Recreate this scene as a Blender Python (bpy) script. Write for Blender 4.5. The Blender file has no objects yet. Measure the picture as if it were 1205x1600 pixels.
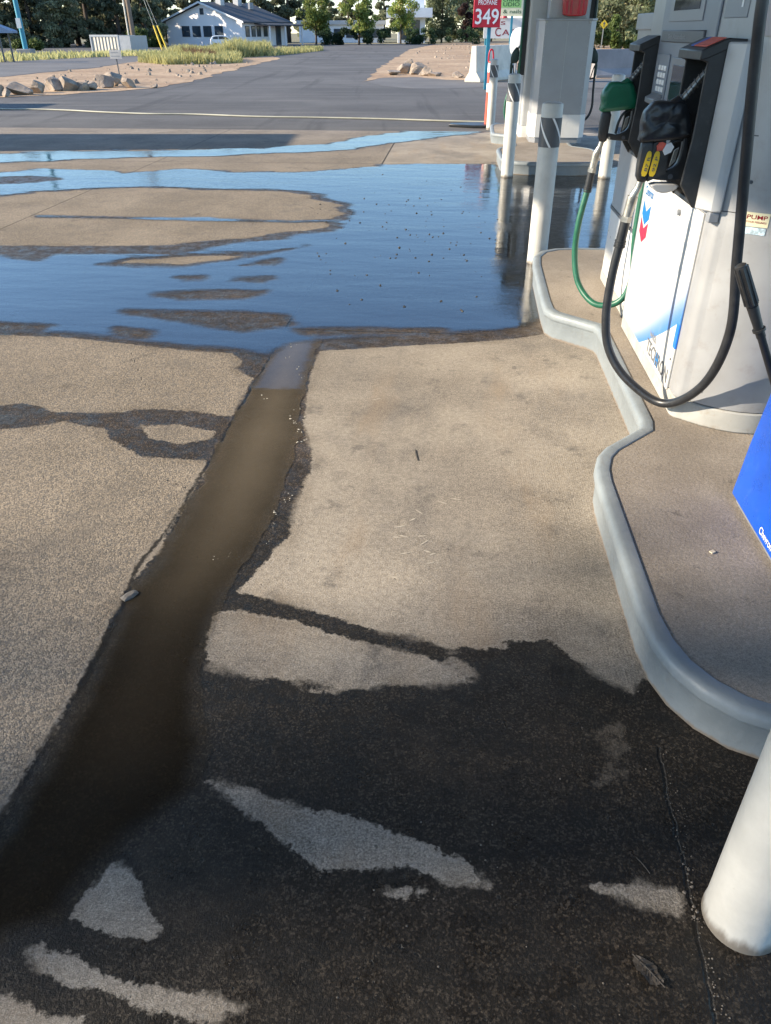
import bpy, math, random
import numpy as np
from mathutils import Vector, Matrix, noise as mnoise
R = math.radians
random.seed(7)
SC = bpy.context.scene
COL = SC.collection

# ------------------------------------------------------------------ camera and survey helpers
F_PX = 1182.0; TILT = R(32.5); EYE = 1.5
def ray(px, py):
    x = (px - 602.5) / F_PX; y = -(py - 800) / F_PX
    return (x, math.cos(TILT) + y * math.sin(TILT), -math.sin(TILT) + y * math.cos(TILT))
def gp(px, py, z=0.0):          # ground point seen at a pixel of the photograph
    d = ray(px, py); t = (z - EYE) / d[2]
    return (d[0] * t, d[1] * t)
def gy(px, py, Y):              # point at a distance Y
    d = ray(px, py); t = Y / d[1]
    return (d[0] * t, EYE + d[2] * t)
ANG = R(4.75); CA, SA = math.cos(ANG), math.sin(ANG); OX = 0.62
def isl(X, Y):                  # world -> island frame (v across, u along)
    X -= OX
    return (X * CA - Y * SA, X * SA + Y * CA)
def wld(v, u):
    return (OX + v * CA + u * SA, -v * SA + u * CA)

cam = bpy.data.cameras.new('camera'); co = bpy.data.objects.new('camera', cam); COL.objects.link(co)
co.location = (0, 0, EYE); co.rotation_euler = (R(90) - TILT, 0, 0)
cam.sensor_fit = 'VERTICAL'; cam.sensor_height = 24.0; cam.lens = 24.0 * F_PX / 1600.0
cam.clip_start = 0.02; cam.clip_end = 2000
SC.camera = co

# ------------------------------------------------------------------ light
SUN_EL = R(22); SUN_DIR = Vector((1.0, 0.08, 0)).normalized()      # horizontal travel of the light
w = bpy.data.worlds.new("World"); SC.world = w; w.use_nodes = True
nt = w.node_tree; nt.nodes.clear()
sky = nt.nodes.new('ShaderNodeTexSky'); sky.sky_type = 'NISHITA'; sky.sun_disc = False
sky.sun_elevation = SUN_EL; sky.air_density = 1.0; sky.dust_density = 0.1; sky.ozone_density = 4.2
to_sun = Vector((-SUN_DIR.x, -SUN_DIR.y, 0))
sky.sun_rotation = math.atan2(to_sun.x, to_sun.y)
bg = nt.nodes.new('ShaderNodeBackground'); bg.inputs[1].default_value = 0.15
wo = nt.nodes.new('ShaderNodeOutputWorld')
nt.links.new(sky.outputs[0], bg.inputs[0]); nt.links.new(bg.outputs[0], wo.inputs[0])
sl = bpy.data.lights.new('sun', 'SUN'); sl.energy = 4.6; sl.angle = R(0.5); sl.color = (1.0, 0.86, 0.67)
so = bpy.data.objects.new('sun', sl); COL.objects.link(so)
ld = Vector((SUN_DIR.x * math.cos(SUN_EL), SUN_DIR.y * math.cos(SUN_EL), -math.sin(SUN_EL)))
so.rotation_euler = ld.to_track_quat('-Z', 'Y').to_euler(); so.location = (-20, 0, 12)
SC.view_settings.view_transform = 'Standard'; SC.view_settings.look = 'None'
SC.view_settings.exposure = 1.25; SC.view_settings.gamma = 1

# ------------------------------------------------------------------ materials
def NN(nt, typ, **kw):
    n = nt.nodes.new(typ)
    for k, v in kw.items():
        if k.startswith('_'): setattr(n, k[1:], v)
    return n
def lnk(nt, a, b): nt.links.new(a, b)
def math_(nt, op, a, b=None, c=None, clamp=False):
    n = nt.nodes.new('ShaderNodeMath'); n.operation = op; n.use_clamp = clamp
    for i, x in enumerate((a, b, c)):
        if x is None: continue
        if isinstance(x, (int, float)): n.inputs[i].default_value = x
        else: nt.links.new(x, n.inputs[i])
    return n.outputs[0]
def mixc(nt, f, a, b, mode='MIX'):
    n = nt.nodes.new('ShaderNodeMix'); n.data_type = 'RGBA'; n.blend_type = mode
    for s, x in ((n.inputs[0], f), (n.inputs[6], a), (n.inputs[7], b)):
        if isinstance(x, (int, float)): s.default_value = x
        elif isinstance(x, (tuple, list)): s.default_value = (x[0], x[1], x[2], 1)
        else: nt.links.new(x, s)
    return n.outputs[2]
def mixf(nt, f, a, b):
    n = nt.nodes.new('ShaderNodeMix'); n.data_type = 'FLOAT'
    for s, x in ((n.inputs[0], f), (n.inputs[2], a), (n.inputs[3], b)):
        if isinstance(x, (int, float)): s.default_value = x
        else: nt.links.new(x, s)
    return n.outputs[0]
def smooth(nt, x, lo, hi, a=0.0, b=1.0):
    n = nt.nodes.new('ShaderNodeMapRange'); n.interpolation_type = 'SMOOTHSTEP'
    nt.links.new(x, n.inputs[0])
    for i, q in ((1, lo), (2, hi), (3, a), (4, b)): n.inputs[i].default_value = q
    return n.outputs[0]
def noise_(nt, vec, scale, detail=3, rough=0.55, dist=0.0):
    n = nt.nodes.new('ShaderNodeTexNoise'); n.inputs['Scale'].default_value = scale
    n.inputs['Detail'].default_value = detail; n.inputs['Roughness'].default_value = rough
    n.inputs['Distortion'].default_value = dist
    if vec is not None: nt.links.new(vec, n.inputs['Vector'])
    return n.outputs['Fac']
def mapping(nt, vec, scale=(1, 1, 1), rot=(0, 0, 0)):
    n = nt.nodes.new('ShaderNodeMapping'); n.inputs['Scale'].default_value = scale; n.inputs['Rotation'].default_value = rot
    nt.links.new(vec, n.inputs['Vector']); return n.outputs[0]
def attr(nt, name):
    n = nt.nodes.new('ShaderNodeAttribute'); n.attribute_name = name; return n.outputs['Fac']
def bump(nt, h, strength, dist, prev=None):
    n = nt.nodes.new('ShaderNodeBump'); n.inputs['Strength'].default_value = strength; n.inputs['Distance'].default_value = dist
    nt.links.new(h, n.inputs['Height'])
    if prev is not None: nt.links.new(prev, n.inputs['Normal'])
    return n.outputs[0]
def newmat(name):
    m = bpy.data.materials.new(name); m.use_nodes = True
    nt = m.node_tree; b = nt.nodes['Principled BSDF']
    tc = nt.nodes.new('ShaderNodeTexCoord')
    return m, nt, b, tc.outputs['Object']
def mat(name, col, rough=0.5, metal=0.0, var=0.12, scale=6.0, bmp=0.0, bscale=120, dirt=None, dirt_amt=0.0, coat=0.0, spec=None):
    m, nt, b, oc = newmat(name)
    n1 = noise_(nt, oc, scale, 5, 0.6)
    f = smooth(nt, n1, 0.3, 0.7, 1 - var, 1 + var * 0.6)
    c = mixc(nt, 1.0, col, f, 'MULTIPLY')
    if dirt:
        n2 = noise_(nt, oc, scale * 2.3, 7, 0.7)
        c = mixc(nt, math_(nt, 'MULTIPLY', smooth(nt, n2, 0.5, 0.78), dirt_amt), c, dirt)
    lnk(nt, c, b.inputs['Base Color'])
    lnk(nt, math_(nt, 'ADD', math_(nt, 'MULTIPLY', math_(nt, 'SUBTRACT', n1, 0.5), 0.25), rough, clamp=True), b.inputs['Roughness'])
    b.inputs['Metallic'].default_value = metal
    if coat: b.inputs['Coat Weight'].default_value = coat
    if spec is not None: b.inputs['Specular IOR Level'].default_value = spec
    if bmp:
        lnk(nt, bump(nt, noise_(nt, oc, bscale, 4), 0.6, bmp), b.inputs['Normal'])
    return m

M = {}
M['white_paint'] = mat('white_paint', (.74, .74, .72), .38, bmp=.0009, bscale=45, dirt=(.42, .36, .28), dirt_amt=.25, var=.06)
M['panel_white'] = mat('panel_white', (.66, .66, .65), .3, var=.03)
M['silver_paint'] = mat('silver_paint', (.345, .355, .37), .34, metal=.25, var=.06, dirt=(.22, .19, .16), dirt_amt=.4)
M['silver_light'] = mat('silver_light', (.40, .415, .43), .34, metal=.1, var=.05, dirt=(.35, .30, .24), dirt_amt=.3)
M['sheet_steel'] = mat('sheet_steel', (.31, .32, .34), .42, metal=.35, var=.08, scale=3, dirt=(.28, .26, .24), dirt_amt=.3)
M['dark_grey'] = mat('dark_grey', (.085, .09, .1), .45, var=.1)
M['mid_grey'] = mat('mid_grey', (.22, .235, .26), .4, var=.06)
M['blue_grey'] = mat('blue_grey', (.19, .215, .255), .4, var=.05)
M['base_grey'] = mat('base_grey', (.36, .36, .34), .6, dirt=(.25, .19, .13), dirt_amt=.7, scale=9)
M['black_plastic'] = mat('black_plastic', (.022, .023, .025), .42, var=.25, dirt=(.07, .065, .06), dirt_amt=.5, scale=18)
M['black_rubber'] = mat('black_rubber', (.018, .02, .024), .36, var=.2, dirt=(.06, .06, .06), dirt_amt=.35, scale=25)
M['green_rubber'] = mat('green_rubber', (.012, .11, .065), .4, var=.2, dirt=(.10, .16, .11), dirt_amt=.35, scale=20)
M['green_cover'] = mat('green_cover', (.005, .115, .06), .32, var=.12, scale=20, dirt=(.02, .06, .05), dirt_amt=.3)
M['dark_green'] = mat('dark_green', (.01, .035, .03), .4)
M['metal'] = mat('metal', (.42, .40, .36), .38, metal=.85, var=.2, scale=40, dirt=(.2, .17, .13), dirt_amt=.5)
M['screen'] = mat('screen', (.03, .04, .055), .08, var=.1)
M['blue_plastic'] = mat('blue_plastic', (.006, .085, .52), .3, var=.08, dirt=(.1, .2, .5), dirt_amt=.2, scale=14)
M['red'] = mat('red', (.50, .012, .035), .35, var=.1)
M['red_glossy'] = mat('red_glossy', (.42, .008, .02), .2, var=.2)
M['orange'] = mat('orange', (.62, .085, .045), .5, var=.15)
M['label_red'] = mat('label_red', (.68, .11, .07), .45, var=.2, scale=60)
M['label_blue'] = mat('label_blue', (.02, .10, .45), .4, var=.05)
M['logo_blue'] = mat('logo_blue', (.006, .15, .42), .35, var=.04)
M['logo_red'] = mat('logo_red', (.40, .012, .04), .35, var=.04)
M['logo_navy'] = mat('logo_navy', (.01, .09, .28), .35, var=.04)
M['letter_grey'] = mat('letter_grey', (.12, .13, .15), .4, var=.05)
M['letter_white'] = mat('letter_white', (.82, .82, .82), .4, var=.03)
M['letter_green'] = mat('letter_green', (.04, .10, .03), .5, var=.03)
M['letter_maroon'] = mat('letter_maroon', (.25, .015, .03), .5, var=.03)
M['sign_green'] = mat('sign_green', (.30, .55, .18), .5, var=.05)
M['sign_cream'] = mat('sign_cream', (.78, .72, .48), .5, var=.05)
M['yellow'] = mat('yellow', (.72, .50, .02), .45, var=.08)
M['teal'] = mat('teal', (.03, .24, .34), .45, var=.1)
M['barrier'] = mat('barrier', (.62, .58, .49), .8, var=.12, bmp=.004, bscale=12, dirt=(.35, .30, .24), dirt_amt=.5, scale=2)
M['barrier_dark'] = mat('barrier_dark', (.26, .25, .25), .85, var=.15, scale=2)
M['kerb_paint'] = mat('kerb_paint', (.235, .28, .31), .34, var=.10, scale=4, bmp=.0022, bscale=28, dirt=(.27, .25, .22), dirt_amt=.45)
M['paper'] = mat('paper', (.66, .58, .44), .8, var=.2, scale=40)
M['leaf_brown'] = mat('leaf_brown', (.055, .047, .04), .7, var=.4, scale=40)
M['concrete_block'] = mat('concrete_block', (.42, .40, .36), .85, var=.15, bmp=.004, bscale=20)
M['wood_pole'] = mat('wood_pole', (.20, .15, .11), .85, var=.2, scale=3)
M['bark'] = mat('bark', (.085, .065, .05), .9, var=.4, scale=6, bmp=.02, bscale=8)
M['house_wall'] = mat('house_wall', (.76, .72, .70), .7, var=.05, scale=.6)
M['roof_dark'] = mat('roof_dark', (.062, .064, .07), .8, var=.15, scale=1.5)
M['trim_dark'] = mat('trim_dark', (.05, .05, .055), .6)
M['window_glass'] = mat('window_glass', (.05, .065, .08), .12, var=.3, scale=.8)
M['car_paint'] = mat('car_paint', (.72, .74, .76), .2, var=.02, coat=.6)
M['tyre'] = mat('tyre', (.02, .02, .02), .8)
M['white_building'] = mat('white_building', (.70, .72, .74), .6, var=.06, scale=.5)
M['roof_blue'] = mat('roof_blue', (.10, .17, .28), .5, var=.1, scale=1)
M['canopy_white'] = mat('canopy_white', (.62, .61, .58), .6, var=.05, scale=1)
M['hose_pale'] = mat('hose_pale', (.46, .45, .36), .6, var=.2, scale=1.5)
M['tank_white'] = mat('tank_white', (.55, .55, .55), .35, var=.05, scale=3)

def footed(name, col, rough, grime, h, chips, bmp, bscale, scuff=None):
    m, nt, b, oc = newmat(name)
    sp = nt.nodes.new('ShaderNodeSeparateXYZ'); lnk(nt, oc, sp.inputs[0])
    n1 = noise_(nt, oc, 5, 6, .65); n2 = noise_(nt, oc, 24, 6, .7); n3 = noise_(nt, mapping(nt, oc, (1, 1, .25)), 30, 4, .6)
    c = mixc(nt, 1.0, col, smooth(nt, n1, .3, .7, .88, 1.07), 'MULTIPLY')
    zz = math_(nt, 'ADD', sp.outputs[2], math_(nt, 'MULTIPLY', math_(nt, 'SUBTRACT', n3, .5), h * 2.2))
    c = mixc(nt, smooth(nt, zz, h * .2, h * 1.3, .85, 0), c, grime)
    c = mixc(nt, math_(nt, 'MULTIPLY', smooth(nt, n2, .66, .70), chips), c, scuff or grime)
    c = mixc(nt, math_(nt, 'MULTIPLY', smooth(nt, noise_(nt, mapping(nt, oc, (3, .6, .6)), 9, 5, .6), .60, .72), chips * .6), c, scuff or grime)
    lnk(nt, c, b.inputs['Base Color']); lnk(nt, smooth(nt, n2, .3, .7, rough - .08, rough + .14), b.inputs['Roughness'])
    lnk(nt, bump(nt, math_(nt, 'ADD', noise_(nt, oc, bscale, 4), math_(nt, 'MULTIPLY', n1, 2.0)), .7, bmp), b.inputs['Normal'])
    return m
M['kerb_paint'] = footed('kerb_paint', (.215, .245, .265), .46, (.20, .155, .115), .012, .55, .0028, 30, (.17, .165, .155))
M['bollard_paint'] = footed('bollard_paint', (.55, .54, .505), .42, (.13, .105, .08), .030, .45, .0016, 30, (.42, .38, .32))
def corrugated():
    m, nt, b, oc = newmat('corrugated')
    wv = nt.nodes.new('ShaderNodeTexWave'); wv.inputs['Scale'].default_value = 1.1; wv.bands_direction = 'X'
    lnk(nt, oc, wv.inputs['Vector'])
    n = noise_(nt, oc, 1.2, 5)
    lnk(nt, mixc(nt, n, (.40, .36, .30), (.50, .46, .39)), b.inputs['Base Color'])
    b.inputs['Roughness'].default_value = .55
    lnk(nt, bump(nt, wv.outputs['Fac'], .8, .08), b.inputs['Normal'])
    return m
M['corrugated'] = corrugated()

def rockmat():
    m, nt, b, oc = newmat('rock')
    n = noise_(nt, oc, 2.5, 7, .65); n2 = noise_(nt, oc, 9, 6, .7)
    oi = nt.nodes.new('ShaderNodeObjectInfo')
    c = mixc(nt, smooth(nt, n, .35, .65), (.17, .135, .10), (.50, .38, .26))
    c = mixc(nt, smooth(nt, n2, .5, .7), c, (.20, .19, .18))
    c = mixc(nt, math_(nt, 'MULTIPLY', oi.outputs['Random'], .5), c, (.24, .22, .21))
    lnk(nt, c, b.inputs['Base Color']); b.inputs['Roughness'].default_value = .9
    lnk(nt, bump(nt, n2, .8, .05), b.inputs['Normal'])
    return m
M['rock'] = rockmat()

def foliage(name, dark, light, third=None, hv=.25):
    m, nt, b, oc = newmat(name)
    t = attr(nt, 'tint'); oi = nt.nodes.new('ShaderNodeObjectInfo')
    c = mixc(nt, t, dark, light)
    if third: c = mixc(nt, smooth(nt, t, .78, .95), c, third)
    v = smooth(nt, oi.outputs['Random'], 0, 1, 1 - hv, 1 + hv)
    c = mixc(nt, 1.0, c, v, 'MULTIPLY')
    lnk(nt, c, b.inputs['Base Color']); b.inputs['Roughness'].default_value = .65
    b.inputs['Specular IOR Level'].default_value = .25
    tr = nt.nodes.new('ShaderNodeBsdfTranslucent'); lnk(nt, c, tr.inputs[0])
    mx = nt.nodes.new('ShaderNodeMixShader'); mx.inputs[0].default_value = .42
    out = [n for n in nt.nodes if n.type == 'OUTPUT_MATERIAL'][0]
    lnk(nt, b.outputs[0], mx.inputs[1]); lnk(nt, tr.outputs[0], mx.inputs[2]); lnk(nt, mx.outputs[0], out.inputs[0])
    return m
M['pine'] = foliage('pine', (.09, .10, .06), (.24, .25, .14), (.36, .29, .18))
M['broadleaf'] = foliage('broadleaf', (.10, .14, .035), (.32, .38, .10), (.42, .36, .14))
M['poplar'] = foliage('poplar', (.14, .165, .09), (.32, .36, .20), (.38, .36, .21))
M['hedge'] = foliage('hedge', (.02, .04, .02), (.06, .10, .045))
M['shrub'] = foliage('shrub', (.05, .08, .02), (.15, .19, .06))
M['plum'] = foliage('plum', (.045, .025, .025), (.12, .07, .055))
M['grass'] = foliage('grass', (.32, .31, .10), (.62, .57, .28), (.60, .48, .30))
M['weed_red'] = foliage('weed_red', (.16, .09, .05), (.30, .18, .11))

# ------------------------------------------------------------------ mesh builder
class MB:
    def __init__(s): s.v = []; s.f = []; s.m = []; s.t = []
    def add(s, vs, fs, mi=0):
        o = len(s.v); s.v += [tuple(p) for p in vs]
        for f in fs: s.f.append(tuple(i + o for i in f)); s.m.append(mi)
        return s
    def box(s, x0, x1, y0, y1, z0, z1, mi=0):
        if x0 > x1: x0, x1 = x1, x0
        if y0 > y1: y0, y1 = y1, y0
        if z0 > z1: z0, z1 = z1, z0
        return s.add([(x0,y0,z0),(x1,y0,z0),(x1,y1,z0),(x0,y1,z0),(x0,y0,z1),(x1,y0,z1),(x1,y1,z1),(x0,y1,z1)],
              [(0,3,2,1),(4,5,6,7),(0,1,5,4),(1,2,6,5),(2,3,7,6),(3,0,4,7)], mi)
    def prism(s, poly, axis, a0, a1, mi=0):
        n = len(poly)
        def P(p, a): return {'z': (p[0], p[1], a), 'y': (p[0], a, p[1]), 'x': (a, p[0], p[1])}[axis]
        vs = [P(p, a0) for p in poly] + [P(p, a1) for p in poly]
        fs = [tuple(range(n))[::-1], tuple(range(n, 2 * n))] + [(i, (i + 1) % n, n + (i + 1) % n, n + i) for i in range(n)]
        return s.add(vs, fs, mi)
    def loft(s, rings, cap=True, closed=True, mi=0):
        n = len(rings[0]); vs = [p for r in rings for p in r]; fs = []
        for k in range(len(rings) - 1):
            for i in range(n if closed else n - 1):
                j = (i + 1) % n; fs.append((k*n+i, k*n+j, (k+1)*n+j, (k+1)*n+i))
        if cap: fs.append(tuple(range(n))[::-1]); fs.append(tuple(range((len(rings)-1)*n, len(rings)*n)))
        return s.add(vs, fs, mi)
    def tube(s, path, r, seg=14, mi=0, cap=True):
        P = [Vector(p) for p in path]; rings = []; up = None
        for i, p in enumerate(P):
            t = (P[min(i+1, len(P)-1)] - P[max(i-1, 0)]).normalized()
            if up is None: up = Vector((0, 0, 1)) if abs(t.z) < .9 else Vector((1, 0, 0))
            a = t.cross(up)
            if a.length < 1e-5: a = t.cross(Vector((0, 1, 0)))
            a.normalize(); b = a.cross(t).normalized(); up = b
            rr = r[i] if isinstance(r, (list, tuple)) else r
            rings.append([p + a * math.cos(2*math.pi*k/seg) * rr + b * math.sin(2*math.pi*k/seg) * rr for k in range(seg)])
        return s.loft(rings, cap, True, mi)
    def lathe(s, prof, c=(0, 0), seg=32, mi=0):
        rings = [[(c[0] + r*math.cos(2*math.pi*k/seg), c[1] + r*math.sin(2*math.pi*k/seg), z) for k in range(seg)] for r, z in prof]
        return s.loft(rings, True, True, mi)
    def shift(s, d):
        s.v = [(p[0]-d[0], p[1]-d[1], p[2]-d[2]) for p in s.v]; return s
    def build(s, name, mats, parent=None, smooth=False, bevel=0.0, seg=2, loc=None, base=None, fix=True):
        if base is not None: s.shift(base)
        me = bpy.data.meshes.new(name); me.from_pydata(s.v, [], s.f)
        if not isinstance(mats, (list, tuple)): mats = [mats]
        for m in mats: me.materials.append(m)
        if len(mats) > 1: me.polygons.foreach_set('material_index', s.m)
        if fix:
            import bmesh
            bm = bmesh.new(); bm.from_mesh(me); bmesh.ops.recalc_face_normals(bm, faces=bm.faces); bm.to_mesh(me); bm.free()
        if s.t:
            a = me.attributes.new('tint', 'FLOAT', 'FACE'); a.data.foreach_set('value', s.t)
        o = bpy.data.objects.new(name, me); COL.objects.link(o)
        if smooth:
            me.polygons.foreach_set('use_smooth', [True] * len(me.polygons))
            if smooth != 'all':
                me.set_sharp_from_angle(angle=R(38))
        if bevel:
            b = o.modifiers.new('bevel', 'BEVEL'); b.width = bevel; b.segments = seg; b.limit_method = 'ANGLE'; b.angle_limit = R(35)
            if not smooth:
                me.polygons.foreach_set('use_smooth', [True] * len(me.polygons)); me.set_sharp_from_angle(angle=R(30))
        if parent: o.parent = parent
        if loc: o.location = loc
        return o
def tag(o, label, cat, group=None, kind=None):
    if label: o['label'] = label
    if cat: o['category'] = cat
    if group: o['group'] = group
    if kind: o['kind'] = kind
    return o
def struct(o): o['kind'] = 'structure'; return o
def empty(name, label, cat, loc, rz=0.0, group=None):
    o = bpy.data.objects.new(name, None); COL.objects.link(o); o.location = loc; o.rotation_euler = (0, 0, rz)
    o.empty_display_size = .1
    return tag(o, label, cat, group)
def ithing(name, label, cat, v, u, z=0.0, group=None):   # thing in the island frame; children meshes built with base=(v,u,z)
    X, Y = wld(v, u)
    o = empty(name, label, cat, (X, Y, z), -ANG, group); return o, (v, u, z)
def text_mesh(s, size=1.0, ext=0.002, width=None, font_shear=0.0):
    cu = bpy.data.curves.new('t', 'FONT'); cu.body = s; cu.size = size; cu.extrude = ext; cu.align_x = 'LEFT'; cu.shear = font_shear
    cu.resolution_u = 3; cu.offset = 0.012
    ob = bpy.data.objects.new('t', cu); COL.objects.link(ob); bpy.context.view_layer.update()
    dg = bpy.context.evaluated_depsgraph_get()
    me = bpy.data.meshes.new_from_object(ob.evaluated_get(dg))
    vs = [tuple(v.co) for v in me.vertices]; fs = [tuple(p.vertices) for p in me.polygons]
    bpy.data.objects.remove(ob); bpy.data.curves.remove(cu); bpy.data.meshes.remove(me)
    if vs:
        x0 = min(p[0] for p in vs); x1 = max(p[0] for p in vs); y0 = min(p[1] for p in vs)
        sx = 1.0 if width is None else width / max(x1 - x0, 1e-6)
        vs = [((p[0]-x0)*sx, p[1]-y0, p[2]) for p in vs]
    return vs, fs
def lettering(mb, s, org, ex, ey, height, width=None, ext=0.0015, mi=0, shear=0.0):
    vs, fs = text_mesh(s, 1.0, 0.0, None, shear)
    x1 = max(p[0] for p in vs); y1 = max(p[1] for p in vs)
    ky = height / y1; kx = ky if width is None else width / x1
    ex, ey = Vector(ex), Vector(ey); n = ex.cross(ey)
    mb.add([Vector(org) + ex*(p[0]*kx) + ey*(p[1]*ky) + n*ext for p in vs], fs, mi)
    return mb

# ------------------------------------------------------------------ wet and dry fields of the forecourt
def poly(pts): return np.array([isl(*gp(x, y)) for x, y in pts])
def sdf(P, poly_, margin=.8):
    out = np.full(len(P), -margin)
    lo = poly_.min(0) - margin; hi = poly_.max(0) + margin
    idx = np.where((P[:,0] > lo[0]) & (P[:,0] < hi[0]) & (P[:,1] > lo[1]) & (P[:,1] < hi[1]))[0]
    if len(idx) == 0: return out
    Q = P[idx]; d2 = np.full(len(Q), 1e9); ins = np.zeros(len(Q), bool)
    n = len(poly_)
    for i in range(n):
        a = poly_[i]; b = poly_[(i+1) % n]; e = b - a; L = max(e @ e, 1e-12)
        t = np.clip(((Q - a) @ e) / L, 0, 1)
        dx = Q - a - t[:,None] * e
        d2 = np.minimum(d2, (dx*dx).sum(1))
        c = ((a[1] > Q[:,1]) != (b[1] > Q[:,1]))
        if abs(e[1]) > 1e-12:
            ins ^= c & (Q[:,0] < e[0] * (Q[:,1] - a[1]) / e[1] + a[0])
    d = np.sqrt(d2); out[idx] = np.clip(np.where(ins, d, -d), -margin, margin)
    return out
JOINT = [(455,505),(415,565),(385,615),(345,690),(310,760),(262,845),(240,880),(205,915),(190,945),(150,1030),(100,1130),(45,1220),(0,1290),(-60,1380)]
FILM = [(-300,270),(0,269),(68,263),(170,265),(190,272),(225,269),(286,263),(381,269),(463,269),(558,262),(599,257),(776,255),(790,262),(1300,262),(1300,520),
        (845,500),(830,512),(780,518),(700,523),(640,525),(560,529),(500,533),(460,540),(420,560),(395,556),(370,550),(300,545),(195,533),(100,523),(0,520),(-300,515)]
FAR_STREAK = [(-300,244),(0,240),(100,236),(204,235),(300,233),(408,231),(510,225),(560,215),(600,208),(680,202),(748,199),(766,206),(690,214),(612,225),(544,235),(381,242),(286,245),(204,247),(136,250),(0,254),(-300,256)]
CHANNEL = [(470,520),(500,530),(494,548),(484,580),(476,620),(470,665),(462,700),(452,735),(436,785),(418,830),(385,885),(352,930),(330,985),(310,1070),(325,1170),(300,1240),(210,1310),(150,1360),(95,1440),(0,1480),(-150,1520),(-150,1500)] + JOINT[::-1]
STREAM = [(496,545),(487,580),(480,620),(475,665),(487,700),(485,735),(470,770),(457,810),(455,835),(425,865),(400,895),(370,925),
          (440,940),(520,964),(600,988),(660,998),(700,1014),(720,1018),(714,1008),(760,1015),(795,1012),(785,1001),(830,1003),(855,998),(885,1020),(920,1045),(955,1065),(985,1080),
          (1000,1060),(1300,1100),(1600,1700),(600,1900),(-400,1900),(-400,1560)] + JOINT[::-1][1:]
FRINGE = [(-300,510),(0,524),(100,527),(195,537),(300,549),(362,552),(380,565),(368,576),(396,592),(386,612),(400,640),(470,640),(488,575),(500,548),(560,545),(640,540),(720,536),(800,530),(850,522),(850,480),(0,480)]
STAIN = [(-60,640),(0,635),(35,631),(60,635),(85,645),(150,646),(200,645),(210,640),(260,641),(310,644),(372,655),(345,692),(325,720),(220,715),(200,702),(170,685),(167,672),(100,660),(50,668),(0,673),(-60,676)]
DRY_FILM = {  # dry patches in the far water
 'a': [(-300,308),(0,306),(61,300),(143,295),(225,293),(381,295),(435,296),(490,304),(537,320),(544,330),(526,345),(530,357),(503,364),(435,371),(367,378),(272,397),(204,396),(0,397),(-300,400)],
 'b': [(163,412),(204,402),(306,398),(408,395),(476,386),(381,402),(293,415),(204,414)],
 'c': [(-20,282),(40,276),(95,278),(60,286),(-20,288)]}
DRY_DAMP = {
 'a': [(-300,309),(0,307),(61,301),(143,296),(225,294),(381,296),(430,298),(480,306),(525,320),(530,332),(505,345),(515,354),(480,362),(430,367),(340,375),(250,383),(120,384),(0,384),(-300,386)],
 'b': [(175,412),(210,404),(306,400),(400,397),(370,402),(293,413),(210,413)]}
SLIVERS = [ # damp, not mirror-wet, islands in the far water
 [(242,461),(306,457),(408,457),(381,466),(286,467)],
 [(197,487),(272,489),(381,489),(442,494),(449,507),(381,516),(327,508),(259,497)],
 [(184,514),(231,521),(225,527),(187,521)], [(-40,505),(0,506),(75,510),(61,516),(0,514),(-40,514)],
 [(381,415),(436,405),(429,413)], [(367,437),(420,435),(408,439)], [(17,400),(82,396),(61,406)],
 [(470,517),(560,516),(690,517),(690,521),(560,522),(480,522)], [(275,434),(310,433),(318,437),(290,438)]]
THIN_LINE = [(55,336),(150,338),(300,341),(460,345),(545,341),(545,346),(460,348),(300,344),(150,341),(55,340)]
DRY_NEAR = [
 [(345,952),(380,955),(440,966),(520,990),(590,1010),(660,1025),(715,1045),(742,1068),(690,1068),(610,1070),(560,1075),(500,1082),(440,1070),(380,1054),(325,1042),(320,1015),(325,985),(335,962)],
 [(318,1217),(345,1222),(400,1238),(470,1262),(570,1282),(640,1310),(700,1335),(735,1345),(750,1370),(768,1387),(710,1383),(640,1358),(600,1352),(580,1362),(530,1355),(505,1364),(460,1330),(400,1280),(350,1240)],
 [(598,1393),(630,1386),(664,1391),(660,1400),(620,1404)],
 [(172,1350),(210,1360),(222,1395),(235,1430),(251,1450),(240,1471),(180,1460),(110,1436),(120,1410),(150,1380)],
 [(36,1485),(60,1476),(100,1490),(150,1515),(180,1530),(270,1550),(340,1558),(382,1575),(330,1598),(260,1585),(200,1570),(180,1545),(110,1546),(60,1515)],
 [(-60,1535),(20,1560),(60,1590),(130,1595),(132,1606),(-60,1615)],
 [(915,1385),(1000,1380),(1050,1388),(1066,1400),(1064,1432),(1010,1415),(955,1400)],
 [(700,1028),(735,1040),(748,1058),(728,1052),(705,1040)]]
HOLE = [(220,667),(280,664),(335,675),(332,686),(280,695),(235,686)]
CRACK = [(322,1032),(345,1040),(365,1052),(395,1060),(425,1058),(440,1066),(470,1062),(500,1070),(520,1074),(500,1080),(470,1070),(440,1074),(420,1066),(390,1068),(360,1058),(340,1046),(322,1038)]
PATCHY = [(925,1140),(965,1130),(985,1180),(960,1235),(935,1225),(950,1180)]

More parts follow.
